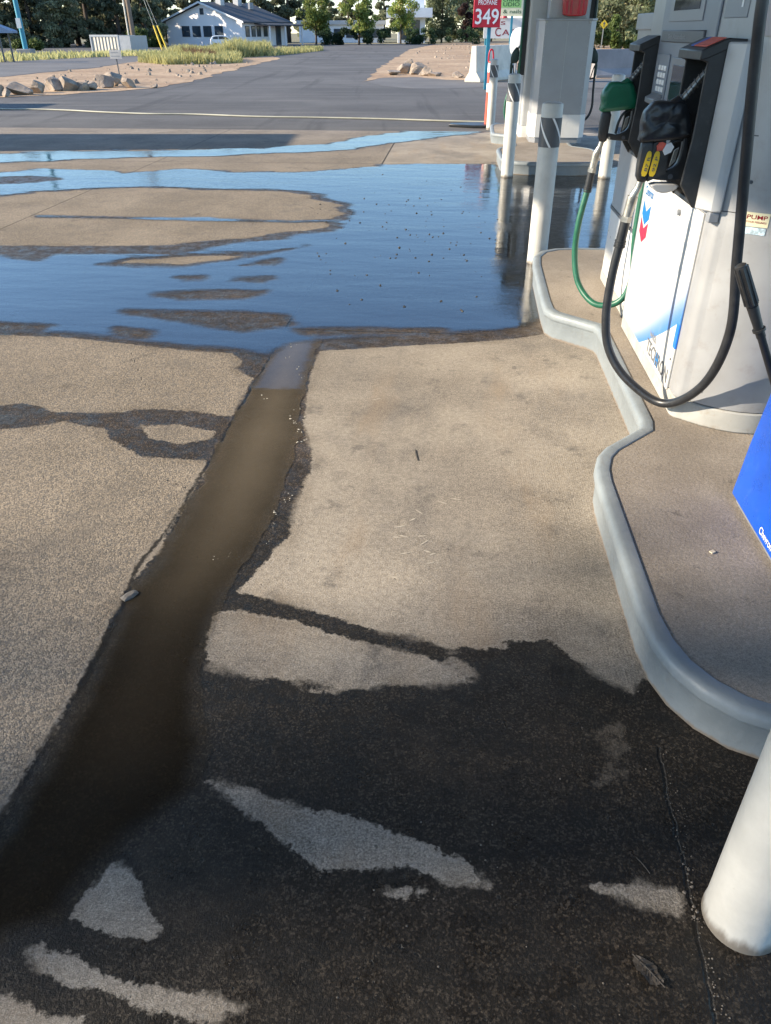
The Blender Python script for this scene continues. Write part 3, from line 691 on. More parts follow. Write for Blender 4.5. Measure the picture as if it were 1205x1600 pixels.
# grit on the wet concrete
mb = MB(); rg = random.Random(11)
def pebble(x, y, r, z=0.0, mb=mb):
    a0 = rg.uniform(0, 6)
    pts = [(x+r*rg.uniform(.7,1.2)*math.cos(a0+a), y+r*rg.uniform(.7,1.2)*math.sin(a0+a), z) for a in (0,1.25,2.5,3.8,5)]
    top = [(x+.55*r*math.cos(a0+a), y+.55*r*math.sin(a0+a), z+r*rg.uniform(.5,.9)) for a in (0,1.25,2.5,3.8,5)]
    mb.loft([pts, top])
for _ in range(170):
    px = rg.gauss(650, 90); py = rg.gauss(360, 55)
    if 480 < px < 800 and 262 < py < 500: pebble(*gp(px, py), rg.uniform(.004, .013))
tag(mb.build('grit', M['leaf_brown']), 'dark grit and small stones lying in the shallow far water', 'grit', kind='stuff')
mb = MB()
for _ in range(80):
    px = rg.uniform(250, 1180); py = rg.uniform(1080, 1590); pebble(*gp(px, py), rg.choice((.0008, .001, .0012, .0015, .0025)), 0.0, mb)
for _ in range(90):
    k_ = rg.random(); a_ = [(1040,1170),(1062,1290),(1080,1390),(1100,1480),(1130,1590)]; i_ = min(3, int(k_*4)); f_ = k_*4-i_
    px = a_[i_][0]*(1-f_)+a_[i_+1][0]*f_+rg.gauss(0,7); py = a_[i_][1]*(1-f_)+a_[i_+1][1]*f_+rg.gauss(0,6)
    pebble(*gp(px, py), rg.choice((.0015, .002, .003, .0045)) if 1350 < py < 1440 else rg.choice((.001, .0015, .002)), 0.0, mb)
tag(mb.build('pebbles', mat('crumb', (.17,.145,.12), .9, var=.7, scale=200)), 'scattered small crumbs and pebbles on the dark wet concrete in front', 'pebbles', kind='stuff')
mb = MB()
def blob(px, py, r, el=1.0, z=.004):
    x, y = gp(px, py); a0 = rg.uniform(0, 6); n = 9
    mb.add([(x, y, z+.0015)] + [(x+r*el*rg.uniform(.6,1.2)*math.cos(a0+2*math.pi*k/n), y+r*rg.uniform(.6,1.2)*math.sin(a0+2*math.pi*k/n), z) for k in range(n)], [(0, 1+k, 1+(k+1) % n) for k in range(n)])
for px, py, r in [(413,621,.012),(453,655,.012),(460,664,.009),(470,675,.009),(468,690,.008),(477,690,.006),(455,776,.007),(430,802,.008),(424,822,.004),(452,560,.006),(462,575,.007),(470,590,.006),(458,540,.006),(335,872,.003),(359,869,.003),(465,640,.006),(472,655,.006),(450,785,.004),(420,848,.003)]:
    for _ in range(3): blob(px+rg.uniform(-6,6), py+rg.uniform(-4,4), r*rg.uniform(.2,.6), rg.uniform(.8,1.6))
tag(mb.build('foam', M['barrier']), 'small flecks of white foam floating along the channel edge', 'foam', kind='stuff')

# ------------------------------------------------------------------ islands
OUT = [(.40,1.195),(.30,1.212),(.211,1.238),(.12,1.275),(.05,1.335),(.0,1.41),(-.03,1.5),(-.044,1.61),(-.046,1.78),(-.05,2.15),(-.052,2.34),(-.045,2.43),(-.02,2.53),(.02,2.60),(.185,2.78),(.198,2.85),(.198,3.97),(.186,4.04),(.05,4.165),(-.02,4.23),(-.052,4.31),(-.056,4.5),(-.05,4.81),(-.04,5.3),(-.02,5.52),(.04,5.67),(.15,5.755),(.30,5.785),(.40,5.79)]
OUT = OUT + [(1.2 - v, u) for v, u in OUT[::-1]]
def offset(pl, d):
    n = len(pl); res = []
    for i in range(n):
        p0 = Vector(pl[i-1]); p1 = Vector(pl[i]); p2 = Vector(pl[(i+1) % n])
        e1 = (p1-p0).normalized(); e2 = (p2-p1).normalized()
        n1 = Vector((e1.y, -e1.x)); n2 = Vector((e2.y, -e2.x)); m_ = (n1+n2)
        m_ = m_.normalized(); c = max(.5, m_.dot(n1))
        res.append((p1.x + m_.x*d/c, p1.y + m_.y*d/c))
    return res
def area(pl): return sum(pl[i][0]*pl[(i+1)%len(pl)][1]-pl[(i+1)%len(pl)][0]*pl[i][1] for i in range(len(pl)))
SGN = 1 if area(OUT) < 0 else -1     # offset() moves right of travel; make positive = inwards
def ring(d, z): return [(p[0], p[1], z) for p in offset(OUT, d*SGN)]
PROF = [(.004,-.02),(.001,.100),(-.003,.105),(-.008,.109),(-.010,.116),(-.010,.132),(-.006,.142),(.002,.149),(.012,.1515),(.034,.1515),(.041,.150),(.044,.146)]
def island_mat():
    m, nt, b, oc = newmat('island_concrete')
    nl = noise_(nt, oc, 2.2, 6, .65); g = noise_(nt, oc, 300, 3, .7); g2 = noise_(nt, oc, 90, 4, .7)
    c = mixc(nt, smooth(nt, nl, .3, .7), (.25, .215, .178), (.35, .305, .255))
    c = mixc(nt, 1.0, c, smooth(nt, g, .3, .7, .74, 1.25), 'MULTIPLY')
    c = mixc(nt, 1.0, c, smooth(nt, g2, .3, .7, .85, 1.12), 'MULTIPLY')
    c = mixc(nt, math_(nt,'MULTIPLY', smooth(nt, noise_(nt, oc, 13, 6, .75), .60, .68), .6), c, (.10, .09, .08))
    lnk(nt, c, b.inputs['Base Color']); b.inputs['Roughness'].default_value = .9; b.inputs['Specular IOR Level'].default_value = .25
    lnk(nt, bump(nt, math_(nt,'ADD', g2, math_(nt,'MULTIPLY', g, .5)), 1.0, .0022), b.inputs['Normal'])
    return m
M['island_concrete'] = island_mat()
def make_island(du, label):
    t, base = ithing('pump_island', label, 'kerb island', .6, 3.5 + du, 0, 'pump islands')
    mb = MB().loft([ring(d, z) for d, z in PROF], cap=False); mb.shift((.6, 3.5, 0)); mb.build('kerb', M['kerb_paint'], t, smooth=True)
    r = ring(.0445, .1455)
    from mathutils.geometry import tessellate_polygon
    tr = tessellate_polygon([[Vector(p) for p in r]])
    # densify with a plain polygon: concrete infill
    mb = MB().add(r, [tuple(range(len(r)))]); mb.shift((.6, 3.5, 0)); o = mb.build('infill_slab', M['island_concrete'], t)
    if o.data.polygons[0].normal.z < 0: o.data.flip_normals()
    return t
make_island(0, 'near concrete pump island with pale grey painted kerb, under the large dispenser')
make_island(8.86, 'far concrete pump island with dark shaded kerb face behind the banded bollards')
ZI = .146

# ------------------------------------------------------------------ bollards
def make_bollard(label, v, u, band=True):
    t, base = ithing('bollard', label, 'bollard', v, u, 0, 'white steel bollards')
    r = .0725
    MB().lathe([(r+.004,-.02),(r+.002,.01),(r,.03),(r,1.06),(r-.004,1.074),(r-.02,1.082),(.001,1.085)], seg=40).build('post', M['bollard_paint'], t, smooth=True)
    if band:
        bd = MB().lathe([(r+.0004,.805),(r+.0022,.806),(r+.0022,.989),(r+.0004,.99)], seg=40).build('reflective_band', M['dark_grey'], t, smooth=True)
        st = MB()
        for a0 in (0, math.pi/2, math.pi, 1.5*math.pi):
            rings = []
            for k in range(17):
                z = .8065 + .182*k/16; a = a0 - (z-.8065)*8.2
                q = []
                for da, rr in ((-.10, r+.0015), (-.10, r+.0032), (.0, r+.0034), (.10, r+.0032), (.10, r+.0015)):
                    q.append((rr*math.cos(a+da), rr*math.sin(a+da), z))
                rings.append(q)
            st.loft(rings, True, True)
        st.build('stripe', M['letter_white'], bd, smooth=True)
    return t
make_bollard('thick cream white bollard in the foreground at the near end of the kerb', .022, .847)
make_bollard('white bollard with striped band at the far corner of the near island', .043, 5.93)
make_bollard('white bollard with striped band standing in water before the far island', .027, 9.96)
make_bollard('slim far white bollard with striped band right beside the orange marker', .003, 15.25)
make_bollard('white bollard partly hidden behind the green nozzle', 1.19, 9.97)

# ------------------------------------------------------------------ near dispenser
FU = 'fuel dispensers'
def rounded(v0, v1, u0, u1, r, n=6):
    pts = []
    for cx, cy, a0 in ((v1-r, u0+r, -90), (v1-r, u1-r, 0), (v0+r, u1-r, 90), (v0+r, u0+r, 180)):
        for k in range(n+1):
            a = R(a0 + 90*k/n); pts.append((cx + r*math.cos(a), cy + r*math.sin(a)))
    return pts
def end_outline(v0, v1, u0, ue, bow, r=.05):
    # rectangle whose near end is bowed outwards
    pts = [(v0, ue), (v0, u0 + r)]
    for k in range(1, 5): a = R(180 + 70*k/4); pts.append((v0 + r + r*math.cos(a), u0 + r + r*math.sin(a)))
    n = 8; xa = v0 + r*.7; xb = v1 - r*.7
    for k in range(n+1):
        x = xa + (xb-xa)*k/n; s = 2*k/n - 1; pts.append((x, u0 - bow*(1 - s*s)))
    for k in range(0, 4): a = R(290 + 70*k/4); pts.append((v1 - r + r*math.cos(a), u0 + r + r*math.sin(a)))
    pts += [(v1, u0 + r), (v1, ue)]
    return pts
def panel_graphic():
    m, nt, b, oc = newmat('panel_graphic')   # object space: v-v0, u-u0, z
    sp = nt.nodes.new('ShaderNodeSeparateXYZ'); lnk(nt, oc, sp.inputs[0])
    uu = math_(nt, 'ADD', sp.outputs[1], 3.5); zz = math_(nt, 'ADD', sp.outputs[2], ZI)
    s = math_(nt, 'DIVIDE', math_(nt, 'SUBTRACT', uu, 3.05), .64)
    lz = math_(nt, 'SUBTRACT', .485, math_(nt, 'ADD', math_(nt, 'MULTIPLY', s, .31), math_(nt, 'MULTIPLY', math_(nt,'MULTIPLY', s, math_(nt,'SUBTRACT', 1.0, s)), .06)))
    d = math_(nt, 'SUBTRACT', zz, lz)
    far = smooth(nt, uu, 3.0, 3.75, .22, .12)
    k = math_(nt, 'DIVIDE', d, far, clamp=True)
    k = smooth(nt, k, 0, 1)
    c = mixc(nt, k, (.06, .20, .52), (.56, .56, .55))
    curl = smooth(nt, uu, 3.035, 3.03); 
    below = math_(nt, 'MULTIPLY', math_(nt, 'LESS_THAN', d, 0.0), math_(nt,'GREATER_THAN', uu, 3.035))
    c = mixc(nt, below, c, (.54, .54, .53))
    blue = math_(nt, 'MULTIPLY', math_(nt,'LESS_THAN', uu, 3.035), math_(nt,'MULTIPLY', math_(nt,'GREATER_THAN', zz, .40), math_(nt,'LESS_THAN', zz, .50)))
    c = mixc(nt, blue, c, (.015, .16, .68))
    low = math_(nt, 'MULTIPLY', math_(nt,'LESS_THAN', uu, 3.035), math_(nt,'LESS_THAN', zz, .40)); c = mixc(nt, low, c, (.54, .54, .53))
    c = mixc(nt, math_(nt,'MULTIPLY', smooth(nt, noise_(nt, oc, 7, 6, .7), .56, .8), .18), c, (.5, .45, .38))
    lnk(nt, c, b.inputs['Base Color']); b.inputs['Roughness'].default_value = .32
    return m
EXL, EYL = (0, -1, 0), (0, 0, 1)      # writing on the left face
EXN, EYN = (1, 0, 0), (0, 0, 1)       # writing on a face towards the camera
dp, B = ithing('fuel_dispenser', 'large silver and white dispenser with black and green nozzles at the right edge', 'fuel dispenser', .6, 3.5, ZI, FU)
low = end_outline(.322, .878, 2.872, 4.03, .11, .06)
MB().prism(low, 'z', .236, .955).build('lower_cabinet', M['silver_paint'], dp, smooth=True, base=B)
o1 = end_outline(.320, .880, 2.868, 4.032, .112, .06)
MB().prism(o1, 'z', ZI, .232).build('base_plinth', M['base_grey'], dp, smooth=True, base=B, bevel=.006)
head = end_outline(.32, .88, 2.872, 4.46, .11, .06)
MB().prism(head, 'z', .958, 2.28).build('upper_cabinet', M['silver_paint'], dp, smooth=True, base=B)
pan = MB().box(.3125, .3215, 3.0, 4.0, .222, .925).build('door_panel', panel_graphic(), dp, bevel=.003, base=B)
MB().box(.315, .325, 4.0, 4.026, .222, .925).build('door_edge', M['mid_grey'], dp, base=B)
mb = MB(); lettering(mb, 'Chevron', (.3122, 3.96, .832), EXL, EYL, .040, .17); mb.build('lettering', M['logo_blue'], pan, base=B)
def chevron(mb, u0, u1, zt, hgt, dip):   # a band folded to a V
    um = (u0+u1)/2; x = .3117
    f = [(x,u0,zt),(x,um,zt-dip),(x,u1,zt),(x,u1,zt-hgt),(x,um,zt-hgt-dip),(x,u0,zt-hgt)]
    f2 = [(p[0]+.0004, p[1], p[2]) for p in f]
    mb.add(f+f2, [(0,1,4,5),(1,2,3,4)])
mb = MB(); chevron(mb, 3.955, 3.80, .805, .062, .040); mb.build('emblem_stripe', M['logo_blue'], pan, base=B)
mb = MB(); chevron(mb, 3.955, 3.80, .728, .066, .040); mb.build('emblem_stripe', M['logo_red'], pan, base=B)
mb = MB(); chevron(mb, 3.955, 3.80, .824, .012, .040); mb.build('emblem_stripe', M['silver_light'], pan, base=B)
mb = MB(); lettering(mb, 'TECHRON', (.3122, 3.42, .242), EXL, EYL, .062, .40); mb.build('lettering', M['letter_grey'], pan, base=B)
mb = MB(); lettering(mb, 'with', (.3122, 3.40, .318), EXL, EYL, .036, .12); mb.build('lettering', M['mid_grey'], pan, base=B)
mb = MB(); lettering(mb, 'H', (.3120, 3.235, .242), EXL, EYL, .062, .046, .0021); mb.build('lettering', M['logo_blue'], pan, base=B)
mb = MB().tube([(.3135, 3.30, .872), (.300, 3.30, .872)], .012, 16); mb.build('door_lock', M['mid_grey'], pan, smooth=True, base=B)
MB().tube([(.313, 3.02, .35), (.309, 3.02, .35)], .005, 10).build('screw', M['dark_grey'], pan, base=B)
# boots
WALL = [(.33,1.470),(.262,1.474),(.184,1.440),(.184,1.416),(.208,1.408),(.206,1.17),(.196,1.03),(.252,.953),(.33,.953)]
def boot(u0, wdt, dv, parent):
    mb = MB()
    w_ = [(p[0] + dv*(1 if p[0] < .33 else 0), p[1]) for p in WALL]
    for uu in (u0, u0 + wdt - .014): mb.prism([(p[0], p[1]) for p in w_], 'y', uu, uu + .014)
    hood = [(.33,1.475),(.262+dv,1.479),(.180+dv,1.444),(.180+dv,1.414),(.205+dv,1.420),(.27+dv,1.448),(.33,1.450)]
    mb.prism(hood, 'y', u0 - .003, u0 + wdt + .003)
    mb.prism([(.252+dv,.955),(.33,.945),(.33,.965),(.256+dv,.972)], 'y', u0+.014, u0 + wdt - .014)
    mb.box(.312, .326, u0+.014, u0+wdt-.014, .96, 1.45)
    b_ = mb.build('nozzle_boot', M['black_plastic'], parent, base=B, bevel=.004)
    return b_
bt = boot(2.95, .30, 0.0, dp)
mb = MB().prism([(.198,1.4535),(.256,1.478),(.2555,1.4805),(.1975,1.4560)], 'y', 2.965, 3.12); mb.build('label', M['label_red'], bt, base=B)
MB().prism([(.198,1.4535),(.256,1.478),(.2555,1.4805),(.1975,1.4560)], 'y', 3.125, 3.165).build('label', M['label_blue'], bt, base=B)
bt2 = boot(4.20, .25, .045, dp)
# bezel beside the near boot, latch below it
MB().prism([(.259,2.948),(.262,2.940),(.300,2.880),(.318,2.872),(.335,2.872),(.335,2.948)], 'z', .952, 1.468).build('bezel', M['silver_light'], dp, base=B, bevel=.006)
MB().box(.30, .335, 2.885, 2.925, .915, .951).build('latch', M['mid_grey'], dp, base=B, bevel=.003)
# display bay between the boots
MB().box(.310, .322, 3.30, 4.19, .985, 2.25).build('display_bay', M['blue_grey'], dp, base=B, bevel=.006)
MB().box(.306, .3105, 3.56, 3.86, 1.11, 1.40).build('receipt_door', M['mid_grey'], dp, base=B, bevel=.006)
MB().box(.3035, .3065, 3.60, 3.82, 1.15, 1.375).build('display_screen', M['screen'], dp, base=B, bevel=.003)
MB().box(.300, .322, 3.42, 4.12, 1.455, 1.50).build('brand_ledge', M['dark_grey'], dp, base=B, bevel=.004)
mb = MB(); lettering(mb, 'See Attendant', (.2998, 3.98, 1.468), EXL, EYL, .018, .30); mb.build('lettering', M['mid_grey'], dp, base=B)
MB().box(.3055, .3105, 3.50, 4.05, 1.53, 1.92).build('screen_frame', M['mid_grey'], dp, base=B, bevel=.01)
MB().box(.303, .3058, 3.56, 3.98, 1.57, 1.88).build('display_screen', M['screen'], dp, base=B, bevel=.004)
kp = MB().box(.304, .3105, 3.91, 4.14, 1.19, 1.41).build('keypad', M['blue_grey'], dp, base=B, bevel=.004)
mb = MB()
for r_ in range(4):
    for c_ in range(3): mb.box(.3005, .3042, 3.935+c_*.052, 3.972+c_*.052, 1.262+r_*.028, 1.282+r_*.028)
mb.build('key', M['letter_white'], kp, base=B, bevel=.002)
mb = MB()
for r_ in range(3): mb.box(.3008, .3042, 4.098, 4.128, 1.30+r_*.032, 1.318+r_*.032)
mb.build('key', M['mid_grey'], kp, base=B)
MB().prism([(.304,1.20),(.268,1.215),(.268,1.235),(.304,1.255)], 'y', 3.93, 4.11).build('card_slot', M['mid_grey'], dp, base=B, bevel=.003)
MB().box(.317, .3215, 3.38, 3.45, 1.21, 1.42).build('sticker', M['label_blue'], dp, base=B)
MB().box(.317, .3215, 3.38, 3.45, 1.12, 1.205).build('sticker', M['panel_white'], dp, base=B)
ins = MB().box(.317, .3215, 3.00, 3.26, 1.535, 1.83).build('instruction_plate', M['mid_grey'], dp, base=B, bevel=.004)
mb = MB()
lettering(mb, 'Remove nozzle', (.3168, 3.235, 1.62), EXL, EYL, .018, .13); lettering(mb, 'Select fuel', (.3168, 3.235, 1.592), EXL, EYL, .018, .11); lettering(mb, '1', (.3168, 3.075, 1.565), EXL, EYL, .075, .02)
mb.build('lettering', M['letter_white'], ins, base=B)
vp = MB().prism([(.345,2.880),(.365,2.8415),(.50,2.7875),(.60,2.768),(.60,2.762),(.499,2.7815),(.361,2.837),(.340,2.878)], 'z', 1.485, 1.85).build('vent_panel', mat('vent_mauve', (.36, .33, .34), .45, var=.05), dp, base=B)
mb = MB()
for k in range(5): mb.prism([(.372,2.8325),(.50,2.7805),(.50,2.7785),(.371,2.8305)], 'z', 1.512+.045*k, 1.525+.045*k)
mb.build('vent_slot', M['dark_grey'], vp, base=B)
# sticker on the end
def end_u(v): s = 2*(v-.362)/(.838-.362)-1; return 2.872-.11*(1-s*s)
def end_sticker(v0, v1, z0, z1, m, name, parent, off=.0015):
    mb = MB(); n = 6
    a = [(v0+(v1-v0)*k/n, end_u(v0+(v1-v0)*k/n)-off) for k in range(n+1)]
    b_ = [(p[0], p[1]+.0012) for p in a[::-1]]
    mb.prism(a + b_, 'z', z0, z1); return mb.build(name, m, parent, base=B)
stk = end_sticker(.405, .475, .920, .966, M['sign_cream'], 'sticker', dp)
mb = MB()
for i, (tx, zz, hh, wv_) in enumerate((('PUMP', .944, .014, .058), ('YOUR FEELINGS', .932, .006, .058))):
    vs, fs = text_mesh(tx); x1 = max(p[0] for p in vs); y1 = max(p[1] for p in vs)
    mb.add([(.411+p[0]/x1*wv_, end_u(.411+p[0]/x1*wv_)-.0022, zz+p[1]/y1*hh) for p in vs], fs)
mb.build('lettering', M['logo_red'], stk, base=B)
end_sticker(.405, .472, .894, .917, mat('torn_sticker', (.45, .58, .66), .6, var=.5, scale=70), 'sticker', dp)

for z_ in (1.20, 1.72): end_sticker(.37, .83, z_, z_+.004, M['dark_grey'], 'panel_seam', dp, .0006)
end_sticker(.50, .56, 1.10, 1.16, M['sign_cream'], 'inspection_tag', dp)
for v_ in (.40, .80):
    for z_ in (.29, .90, 1.06, 1.66): MB().tube([(v_, end_u(v_)-.004, z_), (v_, end_u(v_)+.002, z_)], .006, 10).build('screw', M['dark_grey'], dp, base=B)
MB().box(.3185, .3215, 3.01, 3.29, .9585, .9625).build('panel_seam', M['dark_grey'], dp, base=B)
# ------------------------------------------------------------------ nozzles with hoses
def spline(pts, n=10):
    P_ = [Vector(p) for p in pts]; out = []
    for i in range(len(P_)-1):
        p0 = P_[max(i-1,0)]; p1 = P_[i]; p2 = P_[i+1]; p3 = P_[min(i+2, len(P_)-1)]
        for k in range(n):
            t = k/n
            out.append(.5*((2*p1)+(-p0+p2)*t+(2*p0-5*p1+4*p2-p3)*t*t+(-p0+3*p1-3*p2+p3)*t**3))
    out.append(P_[-1]); return out
def pillow(mb, poly_, u, hw, prof_=None):   # a rounded slab with outline (v,z) centred on plane u
    c = (sum(p[0] for p in poly_)/len(poly_), sum(p[1] for p in poly_)/len(poly_))
    def sc(k): return [(c[0]+(p[0]-c[0])*k, c[1]+(p[1]-c[1])*k) for p in poly_]
    rings = []
    for k, uu in (prof_ or ((.72,-1),(.90,-.9),(.98,-.6),(1,-.2),(1,.2),(.98,.6),(.90,.9),(.72,1))):
        rings.append([(p[0], u + uu*hw, p[1]) for p in sc(k)])
    mb.loft(rings)
def fillet(poly_, it=2):
    for _ in range(it):
        out = []
        for i in range(len(poly_)):
            a, b = poly_[i], poly_[(i+1) % len(poly_)]
            out.append((a[0]*.78+b[0]*.22, a[1]*.78+b[1]*.22)); out.append((a[0]*.22+b[0]*.78, a[1]*.22+b[1]*.78))
        poly_ = out
    return poly_
def nozzle(label, u, dv, cover, hose_m, hose_pts, hose_r, decals, spring):
    t, B_ = ithing('fuel_nozzle', label, 'fuel nozzle', .1 + dv, u, 1.0, 'fuel nozzles')
    p = lambda v, z, du=0: (v + dv, u + du, z)
    def bld(mb, *a, **k): return mb.build(*a, base=B_, **k)
    mb = MB().tube(spline([p(.165,1.262), p(.190,1.297), p(.222,1.340), p(.252,1.378), p(.275,1.40)]), .0115, 16); sp = bld(mb, 'spout', M['metal'], t, smooth=True)
    mb = MB().tube([p(.168,1.266), p(.183,1.288)], [.02,.018], 18); bld(mb, 'spout_collar', M['metal'], t, smooth=True)
    if spring:
        path = spline([p(.183,1.288), p(.222,1.340), p(.256,1.383)], 40); c = []
        for i, q in enumerate(path):
            a = i/len(path)*2*math.pi*7; tg = Vector((0,.7,1)); e1 = Vector((0,1,0)); e2 = Vector((.78,0,-.62))
            c.append(q + e1*math.cos(a)*.0145 + e2*math.sin(a)*.0145)
        bld(MB().tube(c, .0016, 6), 'spring', M['dark_grey'], sp, smooth=True)
    else:
        mb = MB()
        for k in range(6):
            a = Vector(p(.186,1.292)); b_ = Vector(p(.25,1.376)); q = a.lerp(b_, k/6); q2 = a.lerp(b_, k/6+.09)
            mb.tube([q, q2], .0145, 14)
        bld(mb, 'spout_rings', M['dark_grey'], sp, smooth=True)
    cov = [(.084,1.284),(.060,1.250),(.053,1.222),(.058,1.192),(.054,1.160),(.064,1.153),(.135,1.158),(.215,1.168),(.234,1.180),(.232,1.205),(.212,1.256),(.196,1.278),(.176,1.290),(.150,1.284),(.118,1.288)]
    fine = []
    for i in range(len(cov)):
        a_, c_ = cov[i], cov[(i+1) % len(cov)]
        fine += [(a_[0]*.88+c_[0]*.12, a_[1]*.88+c_[1]*.12), (a_[0]*.5+c_[0]*.5, a_[1]*.5+c_[1]*.5), (a_[0]*.12+c_[0]*.88, a_[1]*.12+c_[1]*.88)]
    cov = fine
    mb = MB(); pillow(mb, [(a+dv, z) for a, z in cov], u, .040, ((.02,-.99),(.14,-1),(.26,-1),(.38,-1),(.50,-1),(.62,-1),(.72,-1),(.80,-.98),(.90,-.92),(.96,-.80),(1,-.55),(1,.55),(.96,.80),(.88,.95),(.6,1),(.02,1)))
    if spring:      # the black cover is old and crumpled
        mb.v = [(q[0]+.0035*mnoise.noise(Vector(q)*38), q[1]+.007*mnoise.noise(Vector((q[0],0,q[2]))*34+Vector((5,0,0)))+.003*mnoise.noise(Vector((q[0],0,q[2]))*85), q[2]+.0035*mnoise.noise(Vector(q)*38+Vector((0,9,0)))) for q in mb.v]
    o = bld(mb, 'hand_cover', cover, t, smooth=True)
    mb = MB().tube([p(.163,1.262), p(.184,1.291)], [.034,.021], 18); bld(mb, 'cover_neck', cover, t, smooth=True)
    # handle: oval bar, frame, guard
    hb = fillet([(.068,1.165),(.062,1.09),(.066,1.020),(.108,1.012),(.112,1.06),(.116,1.165)], 1)
    mb = MB(); pillow(mb, [(a+dv, z) for a, z in hb], u, .021); hd = bld(mb, 'handle', M['black_plastic'], t, smooth='all')
    fr = fillet([(.104,1.035),(.128,1.026),(.205,1.022),(.240,1.028),(.246,1.06),(.236,1.11),(.228,1.175),(.212,1.18),(.214,1.12),(.205,1.075),(.160,1.050),(.104,1.058)], 1)
    mb = MB().prism([(a+dv, z) for a, z in fr], 'y', u-.014, u+.014); bld(mb, 'hand_guard', M['black_plastic'], t, bevel=.004)
    mb = MB().tube(spline([p(.222,1.165), p(.180,1.150), p(.158,1.110), p(.150,1.055)]), .0065, 10); bld(mb, 'trigger', M['black_plastic'], t, smooth=True)
    mb = MB().prism([(a+dv, z) for a, z in [(.190,1.125),(.205,1.135),(.200,1.09),(.182,1.07)]], 'y', u-.004, u+.004); bld(mb, 'trigger_plate', M['metal'], t)
    bld(MB().tube([p(.118,1.036,-.015), p(.118,1.036,-.019)], .006, 10), 'rivet', M['metal'], t); bld(MB().tube([p(.190,1.038,-.0142), p(.190,1.038,-.017)], .009, 12), 'pivot', M['dark_grey'], t)
    if decals:
        for (a, b_) in ((.080, .101), (.108, .131)):
            poly_ = fillet([(a-.001,1.040),(b_-.002,1.038),(b_+.005,1.085),(b_+.005,1.118),(b_-.002,1.126),(a+.009,1.122),(a+.003,1.085)], 1)
            mb = MB().prism([(x+dv, z) for x, z in poly_], 'y', u-.0236, u-.0228); dc = bld(mb, 'grade_decal', M['yellow'], hd)
            mb = MB(); lettering(mb, '87 R' if a < .1 else '92 P', p(a+.018,1.055,-.0240), (.13,0,.99), (-.99,0,.13), .011, .052, .0004); bld(mb, 'lettering', M['dark_grey'], dc)
        web = MB().prism([(x+dv, z) for x, z in [(.108,1.02),(.17,1.05),(.165,1.11),(.15,1.16),(.108,1.152)]], 'y', u-.0226, u+.018); bld(web, 'cheek_plate', M['black_plastic'], t)
        mb = MB().prism([(x+dv, z) for x, z in [(.118,1.142),(.122,1.126),(.140,1.128),(.150,1.150),(.140,1.156),(.126,1.154)]], 'y', u-.0300, u-.0228); bld(mb, 'decal', M['label_red'], hd)
        mb = MB().prism([(x+dv, z) for x, z in [(.1515,1.150),(.1415,1.127),(.152,1.112),(.172,1.122),(.180,1.140),(.168,1.154)]], 'y', u-.0300, u-.0228); bld(mb, 'decal', M['letter_white'], hd)
        mb = MB().prism([(x+dv, z) for x, z in fillet([(.115,1.014),(.228,1.014),(.215,.992),(.175,.980),(.140,.988)],1)], 'y', u-.03, u+.03); bld(mb, 'drip_plate', M['silver_light'], t, bevel=.004)
    # swivel
    mb = MB().tube([p(.087,1.022), p(.082,.995)], .013, 14).tube([p(.084,1.000), p(.070,.970), p(.068,.955)], [.012,.016,.015], 14).tube([p(.068,.965), p(.058,.890)], [.020,.018], 14)
    mb.tube([p(.0585,.893), p(.0555,.872)], .0225, 6)
    bld(mb, 'swivel', M['metal'], t, smooth=True)
    hp = [Vector(q) for q in hose_pts]; f0 = Vector(p(.0555,.873)); f1 = Vector(p(.047,.772))
    mb = MB().tube([f0, f0.lerp(f1,.85)], .0195, 18)
    for k in (.70,.80,.90): mb.tube([f0.lerp(f1,k), f0.lerp(f1,k+.06)], .0225, 18)
    bld(mb, 'ferrule', M['black_rubber'], t, smooth=True)
    path = spline([f0.lerp(f1,.8)] + hp, 10)
    bld(MB().tube(path, hose_r, 16), 'hose', hose_m, t, smooth='all')
    return t
nozzle('black nozzle with yellow grade tags and black hose looping at the front of the dispenser', 3.1, 0, M['black_rubber'], M['black_rubber'],
   [(.036,3.095,.66),(.035,3.08,.50),(.066,3.055,.365),(.150,2.99,.262),(.285,2.89,.208),(.374,2.755,.350),(.398,2.685,.580),(.352,2.665,.853),(.300,2.645,1.152),(.258,2.635,1.413),(.235,2.63,1.62),(.25,2.68,1.95),(.36,2.80,2.15)], .0175, True, True)
nozzle('nozzle with green hand cover and green hose hanging at the far end of the dispenser', 4.32, .045, M['green_cover'], M['green_rubber'],
   [(.068,4.31,.62),(.070,4.31,.45),(.105,4.26,.305),(.190,4.16,.228),(.300,4.10,.26),(.345,4.085,.38),(.330,4.10,.62),(.335,4.12,.90)], .0165, False, False)

# ------------------------------------------------------------------ canopy columns clad in sheet metal
def column_round():
    t, B_ = ithing('canopy_column', 'silver round cornered column casing behind the green nozzle', 'column', .72, 4.66, ZI)
    def out(d): return rounded(.36-d, 1.06+d, 4.10-d, 5.12+d, .15, 8)
    MB().prism(out(.004), 'z', ZI, .20).build('base_ring', M['base_grey'], t, smooth=True, base=B_)
    MB().prism(out(0), 'z', .2005, .575).build('skirt', M['panel_white'], t, smooth=True, base=B_)
    MB().prism(out(.006), 'z', .5755, .592).build('trim_band', M['dark_grey'], t, smooth=True, base=B_)
    MB().prism(out(0), 'z', .5925, 1.50).build('casing', M['silver_paint'], t, smooth=True, base=B_)
    MB().prism(out(.012), 'z', 1.5005, 1.575).build('casing_lid', M['sheet_steel'], t, smooth=True, base=B_, bevel=.004)
    MB().box(.62, .95, 4.75, 5.05, 1.5755, 4.75).build('post', M['sheet_steel'], t, base=B_, bevel=.01)
column_round()
